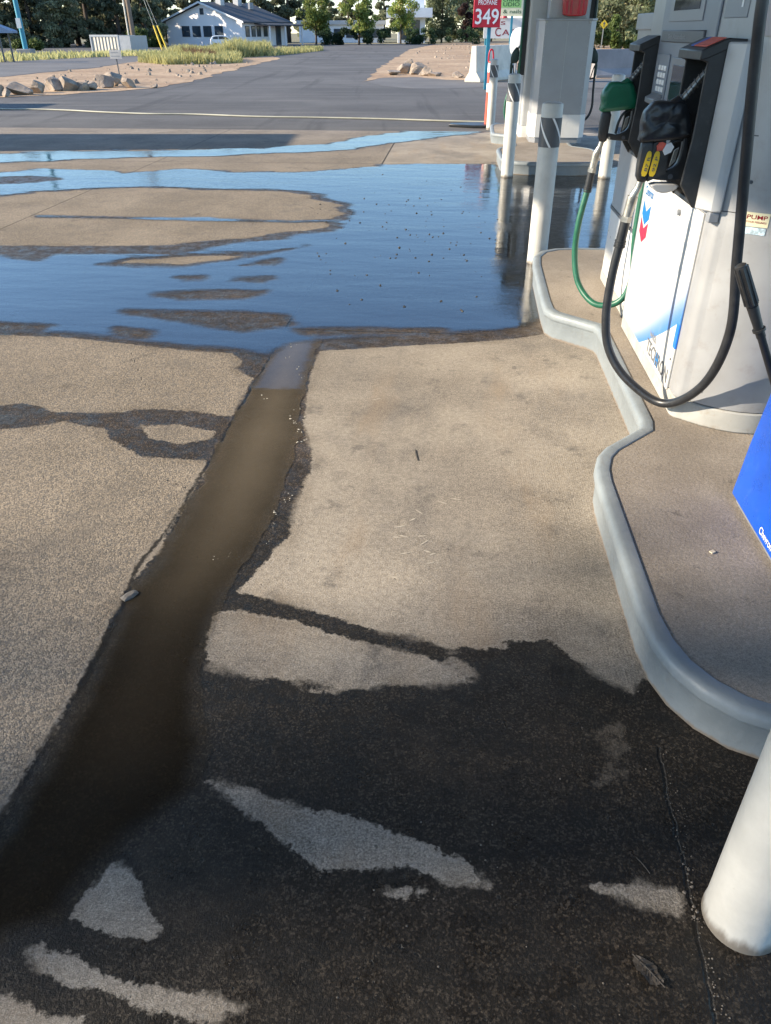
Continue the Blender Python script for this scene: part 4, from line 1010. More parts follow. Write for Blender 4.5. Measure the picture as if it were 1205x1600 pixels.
def column_box():
    t, B_ = ithing('canopy_column', 'grey sheet metal column box with white skirt on the far island', 'column', .78, 12.3, ZI)
    def out(d):
        v0, v1, u0, u1, c = .43-d, 1.18+d, 12.0-d, 12.62+d, .075
        return [(v0+c,u0),(v1-c,u0),(v1,u0+c),(v1,u1-c),(v1-c,u1),(v0+c,u1),(v0,u1-c),(v0,u0+c)]
    MB().prism(out(-.006), 'z', ZI, .215).build('base_ring', M['mid_grey'], t, base=B_)
    sk = MB().prism(out(.006), 'z', .2155, .505).build('skirt', M['panel_white'], t, base=B_)
    cs = MB().prism(out(0), 'z', .5055, 1.605).build('casing', M['sheet_steel'], t, base=B_)
    MB().prism(out(.012), 'z', 1.6055, 1.63).build('casing_lid', M['sheet_steel'], t, base=B_, bevel=.004)
    mb = MB()
    mb.box(.800,.806, 11.9975, 12.0005, .52, 1.595)
    for z in (.6,.72,.84,.96,1.08,1.2,1.32,1.44,1.56):
        for v in (.52, .803, 1.09): mb.tube([(v,11.9972,z),(v,12.001,z)], .006, 8)
    mb.build('seam', M['silver_light'], cs, base=B_)
    mb = MB()
    for z in (1.59,):
        for v in (.52, 1.09): mb.tube([(v,11.985,z),(v,12.0,z)], .014, 10)
    mb.build('bolt', M['metal'], cs, base=B_)
    MB().box(.56, 1.05, 12.15, 12.5, 1.6305, 4.75).build('post', M['silver_light'], t, base=B_, bevel=.01)
column_box()
t, B_ = ithing('red_lamp_box', 'red ribbed box fixed above the grey column casing on the far island', 'box', .87, 12.08, 1.65)
mb = MB().prism(fillet([(.715,1.70),(.735,1.655),(1.005,1.655),(1.025,1.70),(1.04,2.05),(.70,2.05)],1), 'y', 11.99, 12.145); o = mb.build('lens', M['red_glossy'], t, base=B_, bevel=.012)
mb = MB()
for v in (.765,.82,.92,.975): mb.prism([(v-.012,1.675),(v+.012,1.675),(v+.012,2.04),(v-.012,2.04)], 'y', 11.977, 11.9905)
mb.build('rib', M['red'], o, base=B_, bevel=.004)

# ------------------------------------------------------------------ far dispenser
fd, B2 = ithing('fuel_dispenser', 'far silver dispenser on the second island with dark nozzles on both sides', 'fuel dispenser', .75, 13.4, ZI, FU)
MB().prism(rounded(.33, 1.17, 12.66, 14.1, .05, 4), 'z', .30, 2.3).build('cabinet', M['silver_light'], fd, smooth=True, base=B2)
MB().prism(rounded(.325, 1.175, 12.655, 14.105, .05, 4), 'z', ZI, .297).build('plinth', M['panel_white'], fd, smooth=True, base=B2)
MB().box(.26, .34, 12.70, 12.96, .95, 2.29).build('nozzle_boot', M['black_plastic'], fd, base=B2, bevel=.01)
MB().box(1.16, 1.24, 12.70, 12.96, .95, 1.9).build('nozzle_boot', M['black_plastic'], fd, base=B2, bevel=.01)
MB().box(.302, .331, 12.97, 13.3, 1.2, 2.0).build('side_panel', M['mid_grey'], fd, base=B2, bevel=.006)
MB().box(.3275, .3315, 12.70, 12.78, 1.06, 1.11).build('badge', M['dark_grey'], fd, base=B2)
def far_nozzle(label, sgn, v0, hosepts, hm):
    t, B_ = ithing('fuel_nozzle', label, 'fuel nozzle', v0, 12.78, 1.0, 'fuel nozzles')
    q = lambda a, z: (v0 + sgn*a, z)
    def pl(pts, hw, name, m):
        mb = MB(); pillow(mb, [q(*p_) for p_ in fillet(pts, 1)], 12.78, hw); mb.build(name, m, t, smooth='all', base=B_)
    pl([(.02,1.27),(.06,1.30),(.10,1.26),(.135,1.20),(.135,1.09),(.02,1.10)], .035, 'hand_cover', M['dark_green'])
    pl([(.10,1.12),(.14,1.12),(.135,.90),(.10,.90)], .02, 'handle', M['dark_green'])
    MB().tube([(v0+sgn*a, 12.78, z) for a, z in ((.12,.92),(.06,.90),(.02,.93),(.02,1.10))], .010, 8).build('hand_guard', M['black_plastic'], t, smooth=True, base=B_)
    MB().tube([(v0+sgn*a, 12.78, z) for a, z in ((.06,.91),(.085,1.02),(.10,1.07))], .007, 8).build('trigger', M['black_plastic'], t, smooth=True, base=B_)
    MB().tube([(v0+sgn*.05,12.78,1.27),(v0-sgn*.03,12.78,1.36)], .014, 10).build('spout', M['metal'], t, smooth=True, base=B_)
    MB().tube(spline([(v0+sgn*.118,12.78,.91)] + hosepts), .017, 12).build('hose', hm, t, smooth='all', base=B_)
far_nozzle('dark nozzle on the left side of the far dispenser with green hose', -1, .265, [(.135,12.78,.75),(.10,12.78,.60),(.10,12.77,.45),(.15,12.76,.34),(.24,12.74,.40),(.262,12.72,.8),(.258,12.70,1.4),(.27,12.70,2.2)], M['green_rubber'])
far_nozzle('dark green nozzle on the right side of the far dispenser above the black hose loop', 1, 1.235, [(1.36,12.78,.75),(1.37,12.78,.55),(1.33,12.77,.42),(1.25,12.76,.36),(1.20,12.76,.38)], M['black_rubber'])
t, B_ = ithing('fuel_hose', 'dark green hose hanging straight down the right side of the far dispenser', 'hose', 1.24, 12.68, ZI)
MB().tube(spline([(1.20,12.66,2.3),(1.235,12.66,1.9),(1.24,12.66,1.3),(1.19,12.66,1.0)]), .018, 12).build('tubing', M['dark_green'], t, smooth='all', base=B_)

# ------------------------------------------------------------------ windshield bucket and squeegee
t, B_ = ithing('washer_bin', 'blue plastic windshield washer bin standing on the near island', 'bin', .5, 2.03, ZI)
def binring(k, z): 
    return [(p[0], p[1], z) for p in rounded(.376+k*.03, .66-k*.0, 1.80+k*.01, 2.265-k*.005, .022, 4)]
mb = MB().loft([binring(0, .168), binring(.4, .36), binring(1, .548)], cap=True); bn = mb.build('bin_body', M['blue_plastic'], t, smooth=True, base=B_, bevel=.004)
MB().prism(rounded(.39, .65, 1.815, 2.25, .02, 4), 'z', ZI, .1675).build('foot', M['mid_grey'], t, base=B_, smooth=True)
mb = MB(); lettering(mb, 'Chevron', (.3762, 1.985, .186), EXL, (.06, 0, 1), .024, .105, .0014); mb.build('lettering', M['letter_white'], bn, base=B_)
mb = MB().prism(rounded(.43, .63, 1.84, 2.23, .015, 3), 'z', .5485, .556); mb.build('bin_mouth', M['dark_grey'], t, base=B_)
t, B_ = ithing('squeegee', 'black squeegee handle leaning out of the blue bin', 'squeegee', .45, 2.15, .55)
a = Vector((.196, 2.19, .945)); b_ = Vector((.47, 2.19, .43))
L = lambda k: a.lerp(b_, k)
mb = MB().tube([L(0), L(.006), L(.02), L(.22), L(.235)], [.010,.0155,.0165,.0175,.012], 20)
dr = (b_-a).normalized(); e1 = Vector((0,1,0)); e2 = dr.cross(e1)
for k in range(8):
    an = 2*math.pi*k/8; off = (e1*math.cos(an)+e2*math.sin(an))*.0158
    mb.tube([L(.015)+off, L(.215)+off*1.08], .0042, 6)
mb.build('grip', M['black_plastic'], t, smooth=True, base=B_)
mb = MB().tube([L(.23), L(.36), L(.365), L(.40), L(.41), L(1)], [.0165,.0135,.0135,.0135,.0115,.0115], 16); mb.build('shaft', M['black_rubber'], t, smooth=True, base=B_)
mb = MB().tube([L(.355), L(.368)], .0185, 18); mb.build('collar', M['black_plastic'], t, smooth=True, base=B_)

# ------------------------------------------------------------------ small litter
x, y = gp(1113, 863, ZI); mb = MB().box(-.0075,.0075,-.006,.006,0,.004)
o = tag(mb.build('paper_scrap', M['paper'], loc=(x,y,ZI+.0002)), 'tiny folded cream scrap of paper on the island beside the blue bin', 'litter'); o.rotation_euler = (0,0,.5)
x, y = gp(1012, 1518); mb = MB(); rg = random.Random(2); n = 14; rim = []
for k in range(n):
    an = 2*math.pi*k/n; rim.append((.026*math.cos(an)*(1+.25*math.cos(2*an))+.003*math.sin(5*an), .018*math.sin(an)+.003*math.cos(4*an), .004+.003*math.sin(3*an)))
mb.add([(0,0,.002)]+rim, [(0,1+k,1+(k+1)%n) for k in range(n)])
mb.tube([(-.036,0,.004),(0,.001,.006),(.038,.0,.005)], .0012, 6)
for k in (-2,-1,0,1,2): mb.tube([(k*.011,0,.006),(k*.011+.006,.011,.006)], .0007, 5).tube([(k*.011,0,.006),(k*.011+.006,-.011,.006)], .0007, 5)
o = tag(mb.build('dry_leaf', M['leaf_brown'], loc=(x,y,.001)), 'flattened dark leaf stuck on the wet concrete in the bottom corner', 'leaf'); o.rotation_euler = (0,0,-.95)
x, y = gp(1004, 1352); o = tag(MB().tube([(-.02,0,.002),(0,.001,.003),(.022,0,.002)], .0012, 6).build('twig', M['leaf_brown'], loc=(x,y,0)), 'thin dark twig on the wet concrete below the kerb', 'twig'); o.rotation_euler = (0,0,-1.1)
x, y = gp(651, 712); o = tag(MB().tube([(-.045,0,.002),(0,.003,.003),(.05,0,.002)], .0014, 6).build('twig', M['leaf_brown'], loc=(x,y,0)), 'thin dark twig on the dry sunlit concrete', 'twig'); o.rotation_euler = (0,0,1.65)
x, y = gp(197, 932, .0); mb = MB().loft([[(.03*math.cos(a)*(1.2 if k%2 else .9), .016*math.sin(a), z) for k, a in enumerate([i*6.283/8 for i in range(8)])] for z in (0,.010)]+[[(.018*math.cos(i*6.283/8), .009*math.sin(i*6.283/8), .014) for i in range(8)]])
o = tag(mb.build('concrete_chip', mat('wet_chip', (.16,.15,.14), .6), loc=(x+.012,y,-.004)), 'loose pale chip of concrete at the broken slab edge', 'chip'); o.rotation_euler = (0,0,.9)
mb = MB()
for px, py, an, ln in [(625,823,.3,.03),(655,800,-.9,.03),(690,785,-.5,.03),(712,780,-.3,.028),(632,865,.3,.03),(663,848,.8,.03),(668,862,-.5,.02),(672,880,.2,.02),(630,838,-.4,.025),(615,902,-.5,.03),(645,812,.7,.02),(620,840,-.2,.02),(660,838,.1,.02),(588,624,.4,.03),(676,866,.3,.015)]:
    x, y = gp(px, py); c, s = math.cos(an), math.sin(an); wd = .0026; ln *= 1.5; n = 5; up = []; dn = []
    for k in range(n+1):
        q = (k/n-.5)*ln; ww = wd*(1-abs(2*k/n-1)**2)+.0008; jx = random.uniform(-.001,.001)
        up.append((x+c*q-s*(ww+jx), y+s*q+c*(ww+jx), .0012)); dn.append((x+c*q+s*ww, y+s*q-c*ww, .0012))
    mb.add(up+dn[::-1], [tuple(range(2*n+2))])
tag(mb.build('scrape_marks', mat('scraped', (.50,.45,.38), .9, var=.2, scale=80)), 'pale scrape marks gouged into the dry concrete', 'marks', kind='stuff')

# ------------------------------------------------------------------ things on the asphalt
pts = [gp(*p) for p in ((-260,162),(-120,166),(0,170),(60,171),(110,173),(160,175),(230,178),(300,179),(400,182),(500,184),(600,186.5),(700,189),(762,191))]
MBh = MB().tube(spline([(p[0], p[1]+.05*math.sin(i*2.1), .004) for i, p in enumerate(pts)], 8), .015, 8)
tag(MBh.build('air_hose', M['hose_pale'], smooth='all'), 'long pale hose lying across the asphalt', 'hose')
t, B_ = ithing('marker_post', 'orange looped traffic marker post beside the far bollard', 'traffic marker', -.045, 15.75, 0)
r = .045
MB().lathe([(r*1.15,.03),(r*1.05,.3),(r,.62),(r*.98,1.0),(r*.9,1.03)], c=(-.045,15.75), seg=18).build('post', M['orange'], t, smooth=True, base=B_)
for z in (.55,.86): MB().lathe([(r*1.04,z),(r*1.06,z+.01),(r*1.05,z+.13),(r*1.02,z+.14)], c=(-.045,15.75), seg=18).build('reflective_collar', M['letter_white'], t, smooth=True, base=B_)
mb = MB(); mb.tube(spline([(-.085,15.75,1.02),(-.085,15.75,1.12),(-.07,15.75,1.19),(-.045,15.75,1.21),(-.02,15.75,1.19),(-.005,15.75,1.12),(-.005,15.75,1.02)]), .014, 10); mb.build('loop_handle', M['red'], t, smooth='all', base=B_)
MB().prism([(-.30,15.45),(.15,15.45),(.2,15.6),(.2,15.9),(.1,16.05),(-.25,16.05),(-.7,15.85),(-.75,15.65)], 'z', -.008, .035).build('rubber_base', M['black_rubber'], t, base=B_, bevel=.008)

def jersey(label, name, px0, py0, px1, py1, m, h=.82):
    x0, y0 = gp(px0, py0); x1, y1 = gp(px1, py1); d = Vector((x1-x0, y1-y0, 0)); L_ = d.length
    pr = [(-.30,0),(.30,0),(.30,.09),(.14,.30),(.09,h),(-.09,h),(-.14,.30),(-.30,.09)]
    mb = MB().prism([(p[0], p[1]) for p in pr], 'y', 0, L_)
    o = mb.build(name, m, bevel=.015, loc=(x0, y0, -.01)); o.rotation_euler = (0,0,math.atan2(-d.x, d.y)); return tag(o, label, 'barrier', 'concrete road barriers')
jersey('pale sunlit concrete barrier behind the orange marker', 'concrete_barrier', 738, 128, 800, 121, M['barrier'], 1.06)
jersey('dark grey shaded concrete barrier right of the far dispenser', 'concrete_barrier', 925, 121, 986, 120, M['barrier_dark'], .92)

# signs
def signpost(name, label, cat, Y, group=None):
    return empty(name, label, cat, (0, Y, 0), 0, group)
Y = 26.0
x0, zt = gy(741, 0, Y); x1, zb = gy(781, 43, Y); xm, _ = gy(765, 43, Y); zt2 = zt + .16
tp = empty('propane_sign', 'red price sign reading PROPANE 349 on a teal post', 'sign', (xm, Y, 0))
Bq = (xm, Y, 0)
bo = MB().box(x0, x1, Y-.03, Y+.03, zb, zt2).build('sign_board', M['red'], tp, base=Bq, bevel=.01)
mb = MB(); w_ = x1-x0
lettering(mb, 'PROPANE', (x0+.16*w_, Y-.031, zt-.115), EXN, EYN, .115, w_*.68, .002)
hh = (zt-.20) - (zb+.08)
lettering(mb, '349', (x0+.07*w_, Y-.031, zb+.075), EXN, EYN, hh, w_*.86, .002)
mb.build('lettering', M['letter_white'], bo, base=Bq)
MB().box(xm-.05, xm+.05, Y+.032, Y+.13, -.01, zt2).build('post', M['teal'], tp, base=Bq)
MB().box(x0+.02, x0+.05, Y+.031, Y+.06, zb, zt2).build('frame_bar', M['teal'], tp, base=Bq)
Y = 34.0
x0, zt = gy(770, 0, Y); x1, zb = gy(818, 25, Y)
ts = empty('studio_sign', 'cream and green studio sign lettered nails behind the propane sign', 'sign', ((x0+x1)/2, Y, 0)); Bq = ((x0+x1)/2, Y, 0)
bo = MB().box(x0, x1, Y-.04, Y+.04, zb, zt+.5).build('sign_board', M['sign_cream'], ts, base=Bq)
ga = gy(784, 12, Y); gb = gy(815, 0, Y)
gr = MB().box(ga[0]-.35, gb[0], Y-.046, Y-.0405, ga[1], gb[1]+.4).build('green_field', M['sign_green'], bo, base=Bq)
mb = MB(); q = gy(786, 10, Y); q2 = gy(812, 3.5, Y); lettering(mb, 'UDIO', (q[0], Y-.0465, q[1]), EXN, EYN, q2[1]-q[1], q2[0]-q[0], .002); mb.build('lettering', M['letter_green'], bo, base=Bq); mb = MB()
q = gy(786, 2.5, Y); lettering(mb, 'china', (q[0], Y-.0465, q[1]), EXN, EYN, .14, .62, .002); mb.build('lettering', M['letter_green'], bo, base=Bq); mb = MB()
q = gy(786, 21, Y); q2 = gy(815, 15, Y); lettering(mb, '& nails', (q[0], Y-.0405, q[1]), EXN, EYN, q2[1]-q[1], q2[0]-q[0], .002)
mb.build('lettering', M['letter_green'], bo, base=Bq)
mb = MB(); 
for px in (800,): mb.box(gy(px,30,Y)[0]-.04, gy(px,30,Y)[0]+.04, Y-.03, Y+.05, -.03, zb-.001)
mb.build('post', M['teal'], ts, base=Bq)
Y = 36.0
x0, zt = gy(757, 28, Y); x1, zb = gy(822, 60, Y); Bq = ((x0+x1)/2, Y, 0)
tc_ = empty('cafe_sign', 'white signboard with maroon CAFE lettering behind the propane sign', 'sign', ((x0+x1)/2, Y, 0))
bo = MB().box(x0, x1, Y-.05, Y+.05, zb, zt).build('sign_board', M['panel_white'], tc_, base=Bq)
mb = MB(); q = gy(773, 57, Y); q2 = gy(783, 43, Y); lettering(mb, 'C', (q[0], Y-.051, q[1]), EXN, EYN, q2[1]-q[1], q2[0]-q[0], .002)
q = gy(784, 55, Y); q2 = gy(812, 46, Y); lettering(mb, 'AFE', (q[0], Y-.051, q[1]), EXN, EYN, q2[1]-q[1], q2[0]-q[0], .002)
q = gy(782, 39, Y); q2 = gy(790, 33, Y); lettering(mb, 'S', (q[0], Y-.051, q[1]), EXN, EYN, q2[1]-q[1], q2[0]-q[0], .002)
mb.build('lettering', M['letter_maroon'], bo, base=Bq)
for px in (760, 818): MB().box(gy(px,60,Y)[0]-.05, gy(px,60,Y)[0]+.05, Y+.051, Y+.14, -.03, zt+.3).build('post', M['teal'], tc_, base=Bq)
MB().tube([(gy(788,26,Y)[0], Y-.02, zt+.001),(gy(788,26,Y)[0], Y-.02, zt+.13)], [.14,.10], 14).build('lamp', M['red'], tc_, base=Bq)
Y = 30.0
xa, za = gy(795, 92, Y); xb, zb = gy(836, 42, Y)
tk = empty('propane_tank', 'white domed tank behind the left nozzle of the far dispenser', 'tank', ((xa+xb)/2, Y, 0)); cx = (xa+xb)/2; rr = (xb-xa)/2
mb = MB(); pr = []
for k in range(13):
    a_ = -math.pi/2 + math.pi*k/12; z_ = (za+zb)/2 + (zb-za)/2*math.copysign(abs(math.sin(a_))**.8, math.sin(a_)); pr.append((max(.01, rr*abs(math.cos(a_))**.7), z_))
bo = mb.lathe(pr, c=(0, 0), seg=28).build('shell', M['tank_white'], tk, smooth='all')
mb = MB()
for a_ in (.8, 2.3, 3.9, 5.5): mb.tube([(rr*.6*math.cos(a_), rr*.6*math.sin(a_), -.02), (rr*.6*math.cos(a_), rr*.6*math.sin(a_), za+.3)], .04, 8)
mb.build('stand', M['mid_grey'], tk)
Y = 62.0
x, z = gy(944, 38, Y); ty = empty('warning_sign', 'small yellow diamond road sign before the far trees', 'sign', (x, Y, 0))
s_ = .27; o = MB().add([(0,-.02,z+s_),(s_,-.02,z),(0,-.02,z-s_),(-s_,-.02,z),(0,.0,z+s_),(s_,0,z),(0,0,z-s_),(-s_,0,z)], [(0,1,2,3),(4,7,6,5),(0,4,5,1),(1,5,6,2),(2,6,7,3),(3,7,4,0)]).build('sign_plate', M['yellow'], ty)
MB().prism([(-.03,z-.15),(.03,z-.15),(.03,z+.02),(.10,z+.02),(0,z+.16),(-.10,z+.02),(-.03,z+.02)], 'y', -.024, -.0205).build('arrow', M['dark_grey'], o)
MB().box(-.03,.03,.001,.05,-.05,z-.0).build('post', M['metal'], ty)
# small white notice on a leaning stake among the rocks
Y0 = gp(189, 129)[1]; x, z0 = gy(189, 128, Y0); tn = empty('notice_sign', 'small white notice on a dark stake among the left rocks', 'sign', (x, Y0, 0))
xt, zt = gy(183, 78, Y0); xl, zl = gy(173, 92, Y0); xr, _ = gy(191, 92, Y0)
MB().tube([(0,0,-.02),((xl+xr)/2-x,0,zl+.05)], .022, 8).build('stake', M['dark_grey'], tn, smooth=True)
pl = MB().box(xl-x, xr-x, -.04, -.023, zl, zt).build('sign_plate', mat('notice_cream', (.66,.62,.54), .6, var=.1, scale=10), tn)
mb = MB()
for k in range(3): mb.box(xl-x+.05, xr-x-.05-.04*k, -.0415, -.0405, zl+.07+.1*k, zl+.085+.1*k)
mb.build('print', M['mid_grey'], pl)

# ------------------------------------------------------------------ rocks
def rock(name, label, px, py, wpx, hpx, seed, group):
    rng = random.Random(seed)
    X, Y_ = gp(px, py); zc = Y_*math.cos(TILT)+EYE*math.sin(TILT); wm = 1.18*wpx/F_PX*zc; zt = gy(px, py-hpx*1.12, Y_)[1]
    import bmesh
    bm = bmesh.new(); bmesh.ops.create_icosphere(bm, subdivisions=3, radius=1)
    cuts = [(Vector((rng.gauss(0,1), rng.gauss(0,1), rng.gauss(.25,.8))).normalized(), rng.uniform(.42,.80)) for _ in range(11)]
    for v_ in bm.verts:
        for n_, d_ in cuts:
            k = v_.co.dot(n_)
            if k > d_: v_.co -= n_*(k-d_)
        v_.co *= 1 + .05*mnoise.noise(v_.co*2.2+Vector((seed,0,0)))+.04*mnoise.noise(v_.co*6+Vector((0,seed,0)))
    xs = [v_.co.x for v_ in bm.verts]; zs = [v_.co.z for v_ in bm.verts]
    kx = wm/(max(xs)-min(xs)); hz = max(.08, zt); zr = max(zs)-min(zs); zmin = min(zs)
    lean = rng.uniform(-.25,.25)
    for v_ in bm.verts:
        zz = (v_.co.z-zmin)/zr
        v_.co = Vector((v_.co.x*kx + lean*zz*hz, v_.co.y*kx*rng.uniform(.98,1.02), zz*hz*1.18-.18*hz))
    me_ = bpy.data.meshes.new(name); bm.to_mesh(me_); bm.free(); me_.materials.append(M['rock'])
    me_.polygons.foreach_set('use_smooth', [True]*len(me_.polygons)); me_.set_sharp_from_angle(angle=R(16))
    o = bpy.data.objects.new(name, me_); COL.objects.link(o); o.location = (X, Y_+wm*.3, -.01)
    return tag(o, label, 'rock', group)
GL, GR = 'rocks edging the left dirt verge', 'rocks at the edge of the right dirt lot'
LEFT = [(-8,149,22,17,'rock cut off by the left edge of the photo'),(10,151,11,12,'small pale rock beside the leftmost big boulder'),(28,148,31,19,'broad rounded tan boulder near the left edge'),(58,145,19,18,'upright pointed brown rock next to the broad tan boulder'),
 (82,142,32,20,'dark wedge shaped rock sloping down to the right'),(107,142,27,21,'dark angular rock with a pale top facet'),(128,141,20,12,'low flat rock in the middle of the left row'),(142,140,18,12,'low dark rock right of the flat middle rock'),
 (160,137,24,19,'tall leaning slab rock left of the notice stake'),(176,135,30,21,'largest tan and dark boulder just behind the notice stake'),(201,137,20,15,'rounded shaded rock right of the notice stake'),(240,137,9,6,'lone small rock at the right end of the left row')]
for i, (px, py, w_, h_, lb) in enumerate(LEFT): rock('rock', lb, px, py, w_, h_, 10+i, GL)
RIGHT = [(615,117,18,7,'flat pale rock at the left end of the right group'),(631,115,21,15,'sunlit cream boulder in the right group'),(640,109,15,16,'dark round rock standing behind the cream boulder'),(652,116,23,17,'large orange tan boulder in the middle of the right group'),
 (666,118,17,13,'grey angular rock right of the orange tan boulder'),(681,119,19,6,'low flat rock trailing right of the grey rock'),(719,121,16,9,'small isolated rock before the concrete barrier'),(738,122,10,14,'narrow rock touching the end of the concrete barrier')]
for i, (px, py, w_, h_, lb) in enumerate(RIGHT): rock('rock', lb, px, py, w_, h_, 40+i, GR)

# ------------------------------------------------------------------ left background: pole, shelter, container, utility pole
X, Y_ = gp(43, 89); tl = empty('light_pole', 'tall teal light pole on a concrete footing at the left', 'light pole', (X, Y_, 0))
MB().prism([(-.45,-.45),(.45,-.45),(.45,.45),(-.45,.45)], 'z', -.03, .45).build('footing', M['barrier_dark'], tl, bevel=.03)
MB().tube([(0,0,.45),(0,0,11)], [.16,.11], 14).build('pole', M['teal'], tl, smooth=True)
MB().box(-.16,.12,-.24,-.165,1.6,2.15).build('notice', M['panel_white'], tl)
MB().tube([(0,0,10.9),(1.2,0,11.1)], .05, 8).box(1.1,1.8,-.2,.2,11.0,11.15).build('lamp_head', M['mid_grey'], tl)
Yb = gp(15, 97)[1]; X, _ = gy(-25, 97, Yb); tsr = empty('shelter', 'open shelter with blue roof and thin posts at the left edge', 'shelter', (X, Yb, 0))
hr = gy(0, 50, Yb)[1]; xr = gy(21, 50, Yb)[0]-X
MB().prism([(-xr,hr),(xr,hr-.05),(xr,hr+.06),(0,hr+.75),(-xr,hr+.1)], 'y', -.3, .55).build('roof', M['roof_blue'], tsr)
for xx, yy in ((gy(8,97,Yb)[0]-X, 0), (gy(27,95,Yb)[0]-X-.35, .4), (-xr*.6, 0), (-xr*.4, .4)): MB().tube([(xx,yy,-.03),(xx,yy,hr)], .05, 8).build('post', M['dark_grey'], tsr)
Yc = gp(165, 83)[1]; xl, zt = gy(140, 55, Yc); xr, _ = gy(190, 55, Yc); tct = empty('storage_container', 'weathered corrugated pale container standing before the dark pines', 'container', (xl, Yc, 0), -.28)
wd = xr-xl
MB().box(0, wd, 0, 2.4, .08, zt).build('body', M['corrugated'], tct)
MB().box(wd+.003, wd+1.0, .0, 2.4, .08, zt-.03).build('door_end', M['sheet_steel'], tct)
mb = MB()
for xx in (0, wd-.08): mb.box(xx-.01, xx+.09, -.03, -.002, .05, zt+.02)
mb.box(-.01, wd+.01, -.035, -.003, zt-.10, zt+.03); mb.build('frame', M['silver_light'], tct)
def upole(px, py, r_, lab):
    X, Y_ = gp(px, py); t_ = empty('utility_pole', lab, 'utility pole', (X, Y_, 0))
    MB().tube([(0,0,-.05),(-.12,0,11)], [r_, r_*.75], 12).build('pole', M['wood_pole'], t_, smooth=True)
    MB().tube([(-r_-.14,-.05,-.05),(-r_-.24,-.05,9)], r_*.35, 8).build('conduit', M['barrier'], t_, smooth=True)
    MB().box(-1.1,.9,-.06,.06,9.6,9.75).build('crossarm', M['wood_pole'], t_)
upole(212, 80, .20, 'wooden utility pole with a pale conduit right of the container')
for k, (px, tx) in enumerate(((262, 246), (254, 240))):
    X, Y_ = gp(px, 79); xt, zt = gy(tx, 40, Y_+.5)
    t_ = empty('guy_wire', ('front' if k == 0 else 'rear') + ' slanting guy wire with yellow guard, ' + ('nearer the house' if k == 0 else 'nearer the utility pole'), 'guy wire', (X, Y_, 0), 0, 'guy wires')
    MB().tube([(0,0,0),(xt-X,.5,zt)], .07, 8).build('guard', M['yellow'], t_)
    MB().tube([((xt-X)*.98,.5,zt*.98),((xt-X)*3.2,1.2,zt*3.2)], .015, 6).build('wire', M['metal'], t_)

# ------------------------------------------------------------------ house
g0 = Vector(gy(381, 72, 98)[:1] + (98, 0)); 
rz = math.atan2(-5, 9.5)     # gable runs left and away, side runs right and away
hs = empty('house', 'white gabled house with dark roof beyond the weeds', 'house', (g0.x, g0.y, -.03), rz)
# local: x along gable to the left is -x ; y away along the side
W_, L_, EV, RG = 10.7, 8.6, 2.35, 4.05
wl = MB().prism([(-W_,0),(0,0),(0,EV),(-W_/2,RG-.1),(-W_,EV)], 'y', 0, L_).build('wall', M['house_wall'], hs)
mb = MB(); ov = .55; sl_ = (RG-EV)/(W_/2)
for s in (0, 1):
    def X_(x): return x if s == 0 else -W_-x
    mb.prism([(X_(ov),EV-ov*sl_),(X_(-W_/2),RG),(X_(-W_/2),RG+.14),(X_(ov),EV-ov*sl_+.14)], 'y', -.45, L_+.6)
rf = mb.build('roof', M['roof_dark'], hs)
MB().prism([(-.0,EV-.25),(2.0,EV-.42),(2.0,EV-.30),(.0,EV-.10)], 'y', 2.2, L_+.6).build('porch_roof', M['roof_dark'], hs)
mb = MB()
for yy in (2.5, 5.5, L_+.4): mb.box(1.75,1.88,yy,yy+.13,0,EV-.42)
mb.build('porch_post', M['house_wall'], hs)
mb = MB()
for s in (0, 1):
    def X_(x): return x if s == 0 else -W_-x
    mb.prism([(X_(ov),EV-ov*sl_-.02),(X_(-W_/2),RG-.02),(X_(-W_/2),RG+.16),(X_(ov),EV-ov*sl_+.16)], 'y', -.50, -.455)
mb.build('barge_board', M['panel_white'], hs)
def win(x0, x1, z0, z1):
    f = MB().box(x0-.07, x1+.07, -.05, -.003, z0-.07, z1+.07).build('window', M['trim_dark'], hs)
    MB().box(x0, x1, -.06, -.0505, z0, z1).build('pane', M['window_glass'], f)
for xc in (-7.9, -6.35, -4.8, -3.2): win(xc-.5, xc+.5, .95, 1.85)
win(-W_/2-.18, -W_/2+.18, 3.05, 3.5)
for yc in (.9, 2.0, 3.0, 4.3):
    f = MB().box(.003, .05, yc-.37, yc+.37, .9, 1.9).build('window', M['trim_dark'], hs); MB().box(.0505,.06,yc-.3,yc+.3,.97,1.83).build('pane', M['window_glass'], f)
dr_ = MB().box(.003,.06,6.3,7.3,0.05,1.95).build('door', M['trim_dark'], hs); MB().box(.0605,.07,6.45,7.15,.3,1.8).build('pane', M['window_glass'], dr_)
for yy in (2.2, 5.4): MB().box(-W_/2+.3,-W_/2+1.0,yy,yy+.7,RG-.3,RG+.75).build('chimney', M['silver_light'], rf)
MB().box(-W_/2+1.6,-W_/2+2.2,6.0,6.7,RG-.5,RG+.15).build('roof_vent', M['mid_grey'], rf)

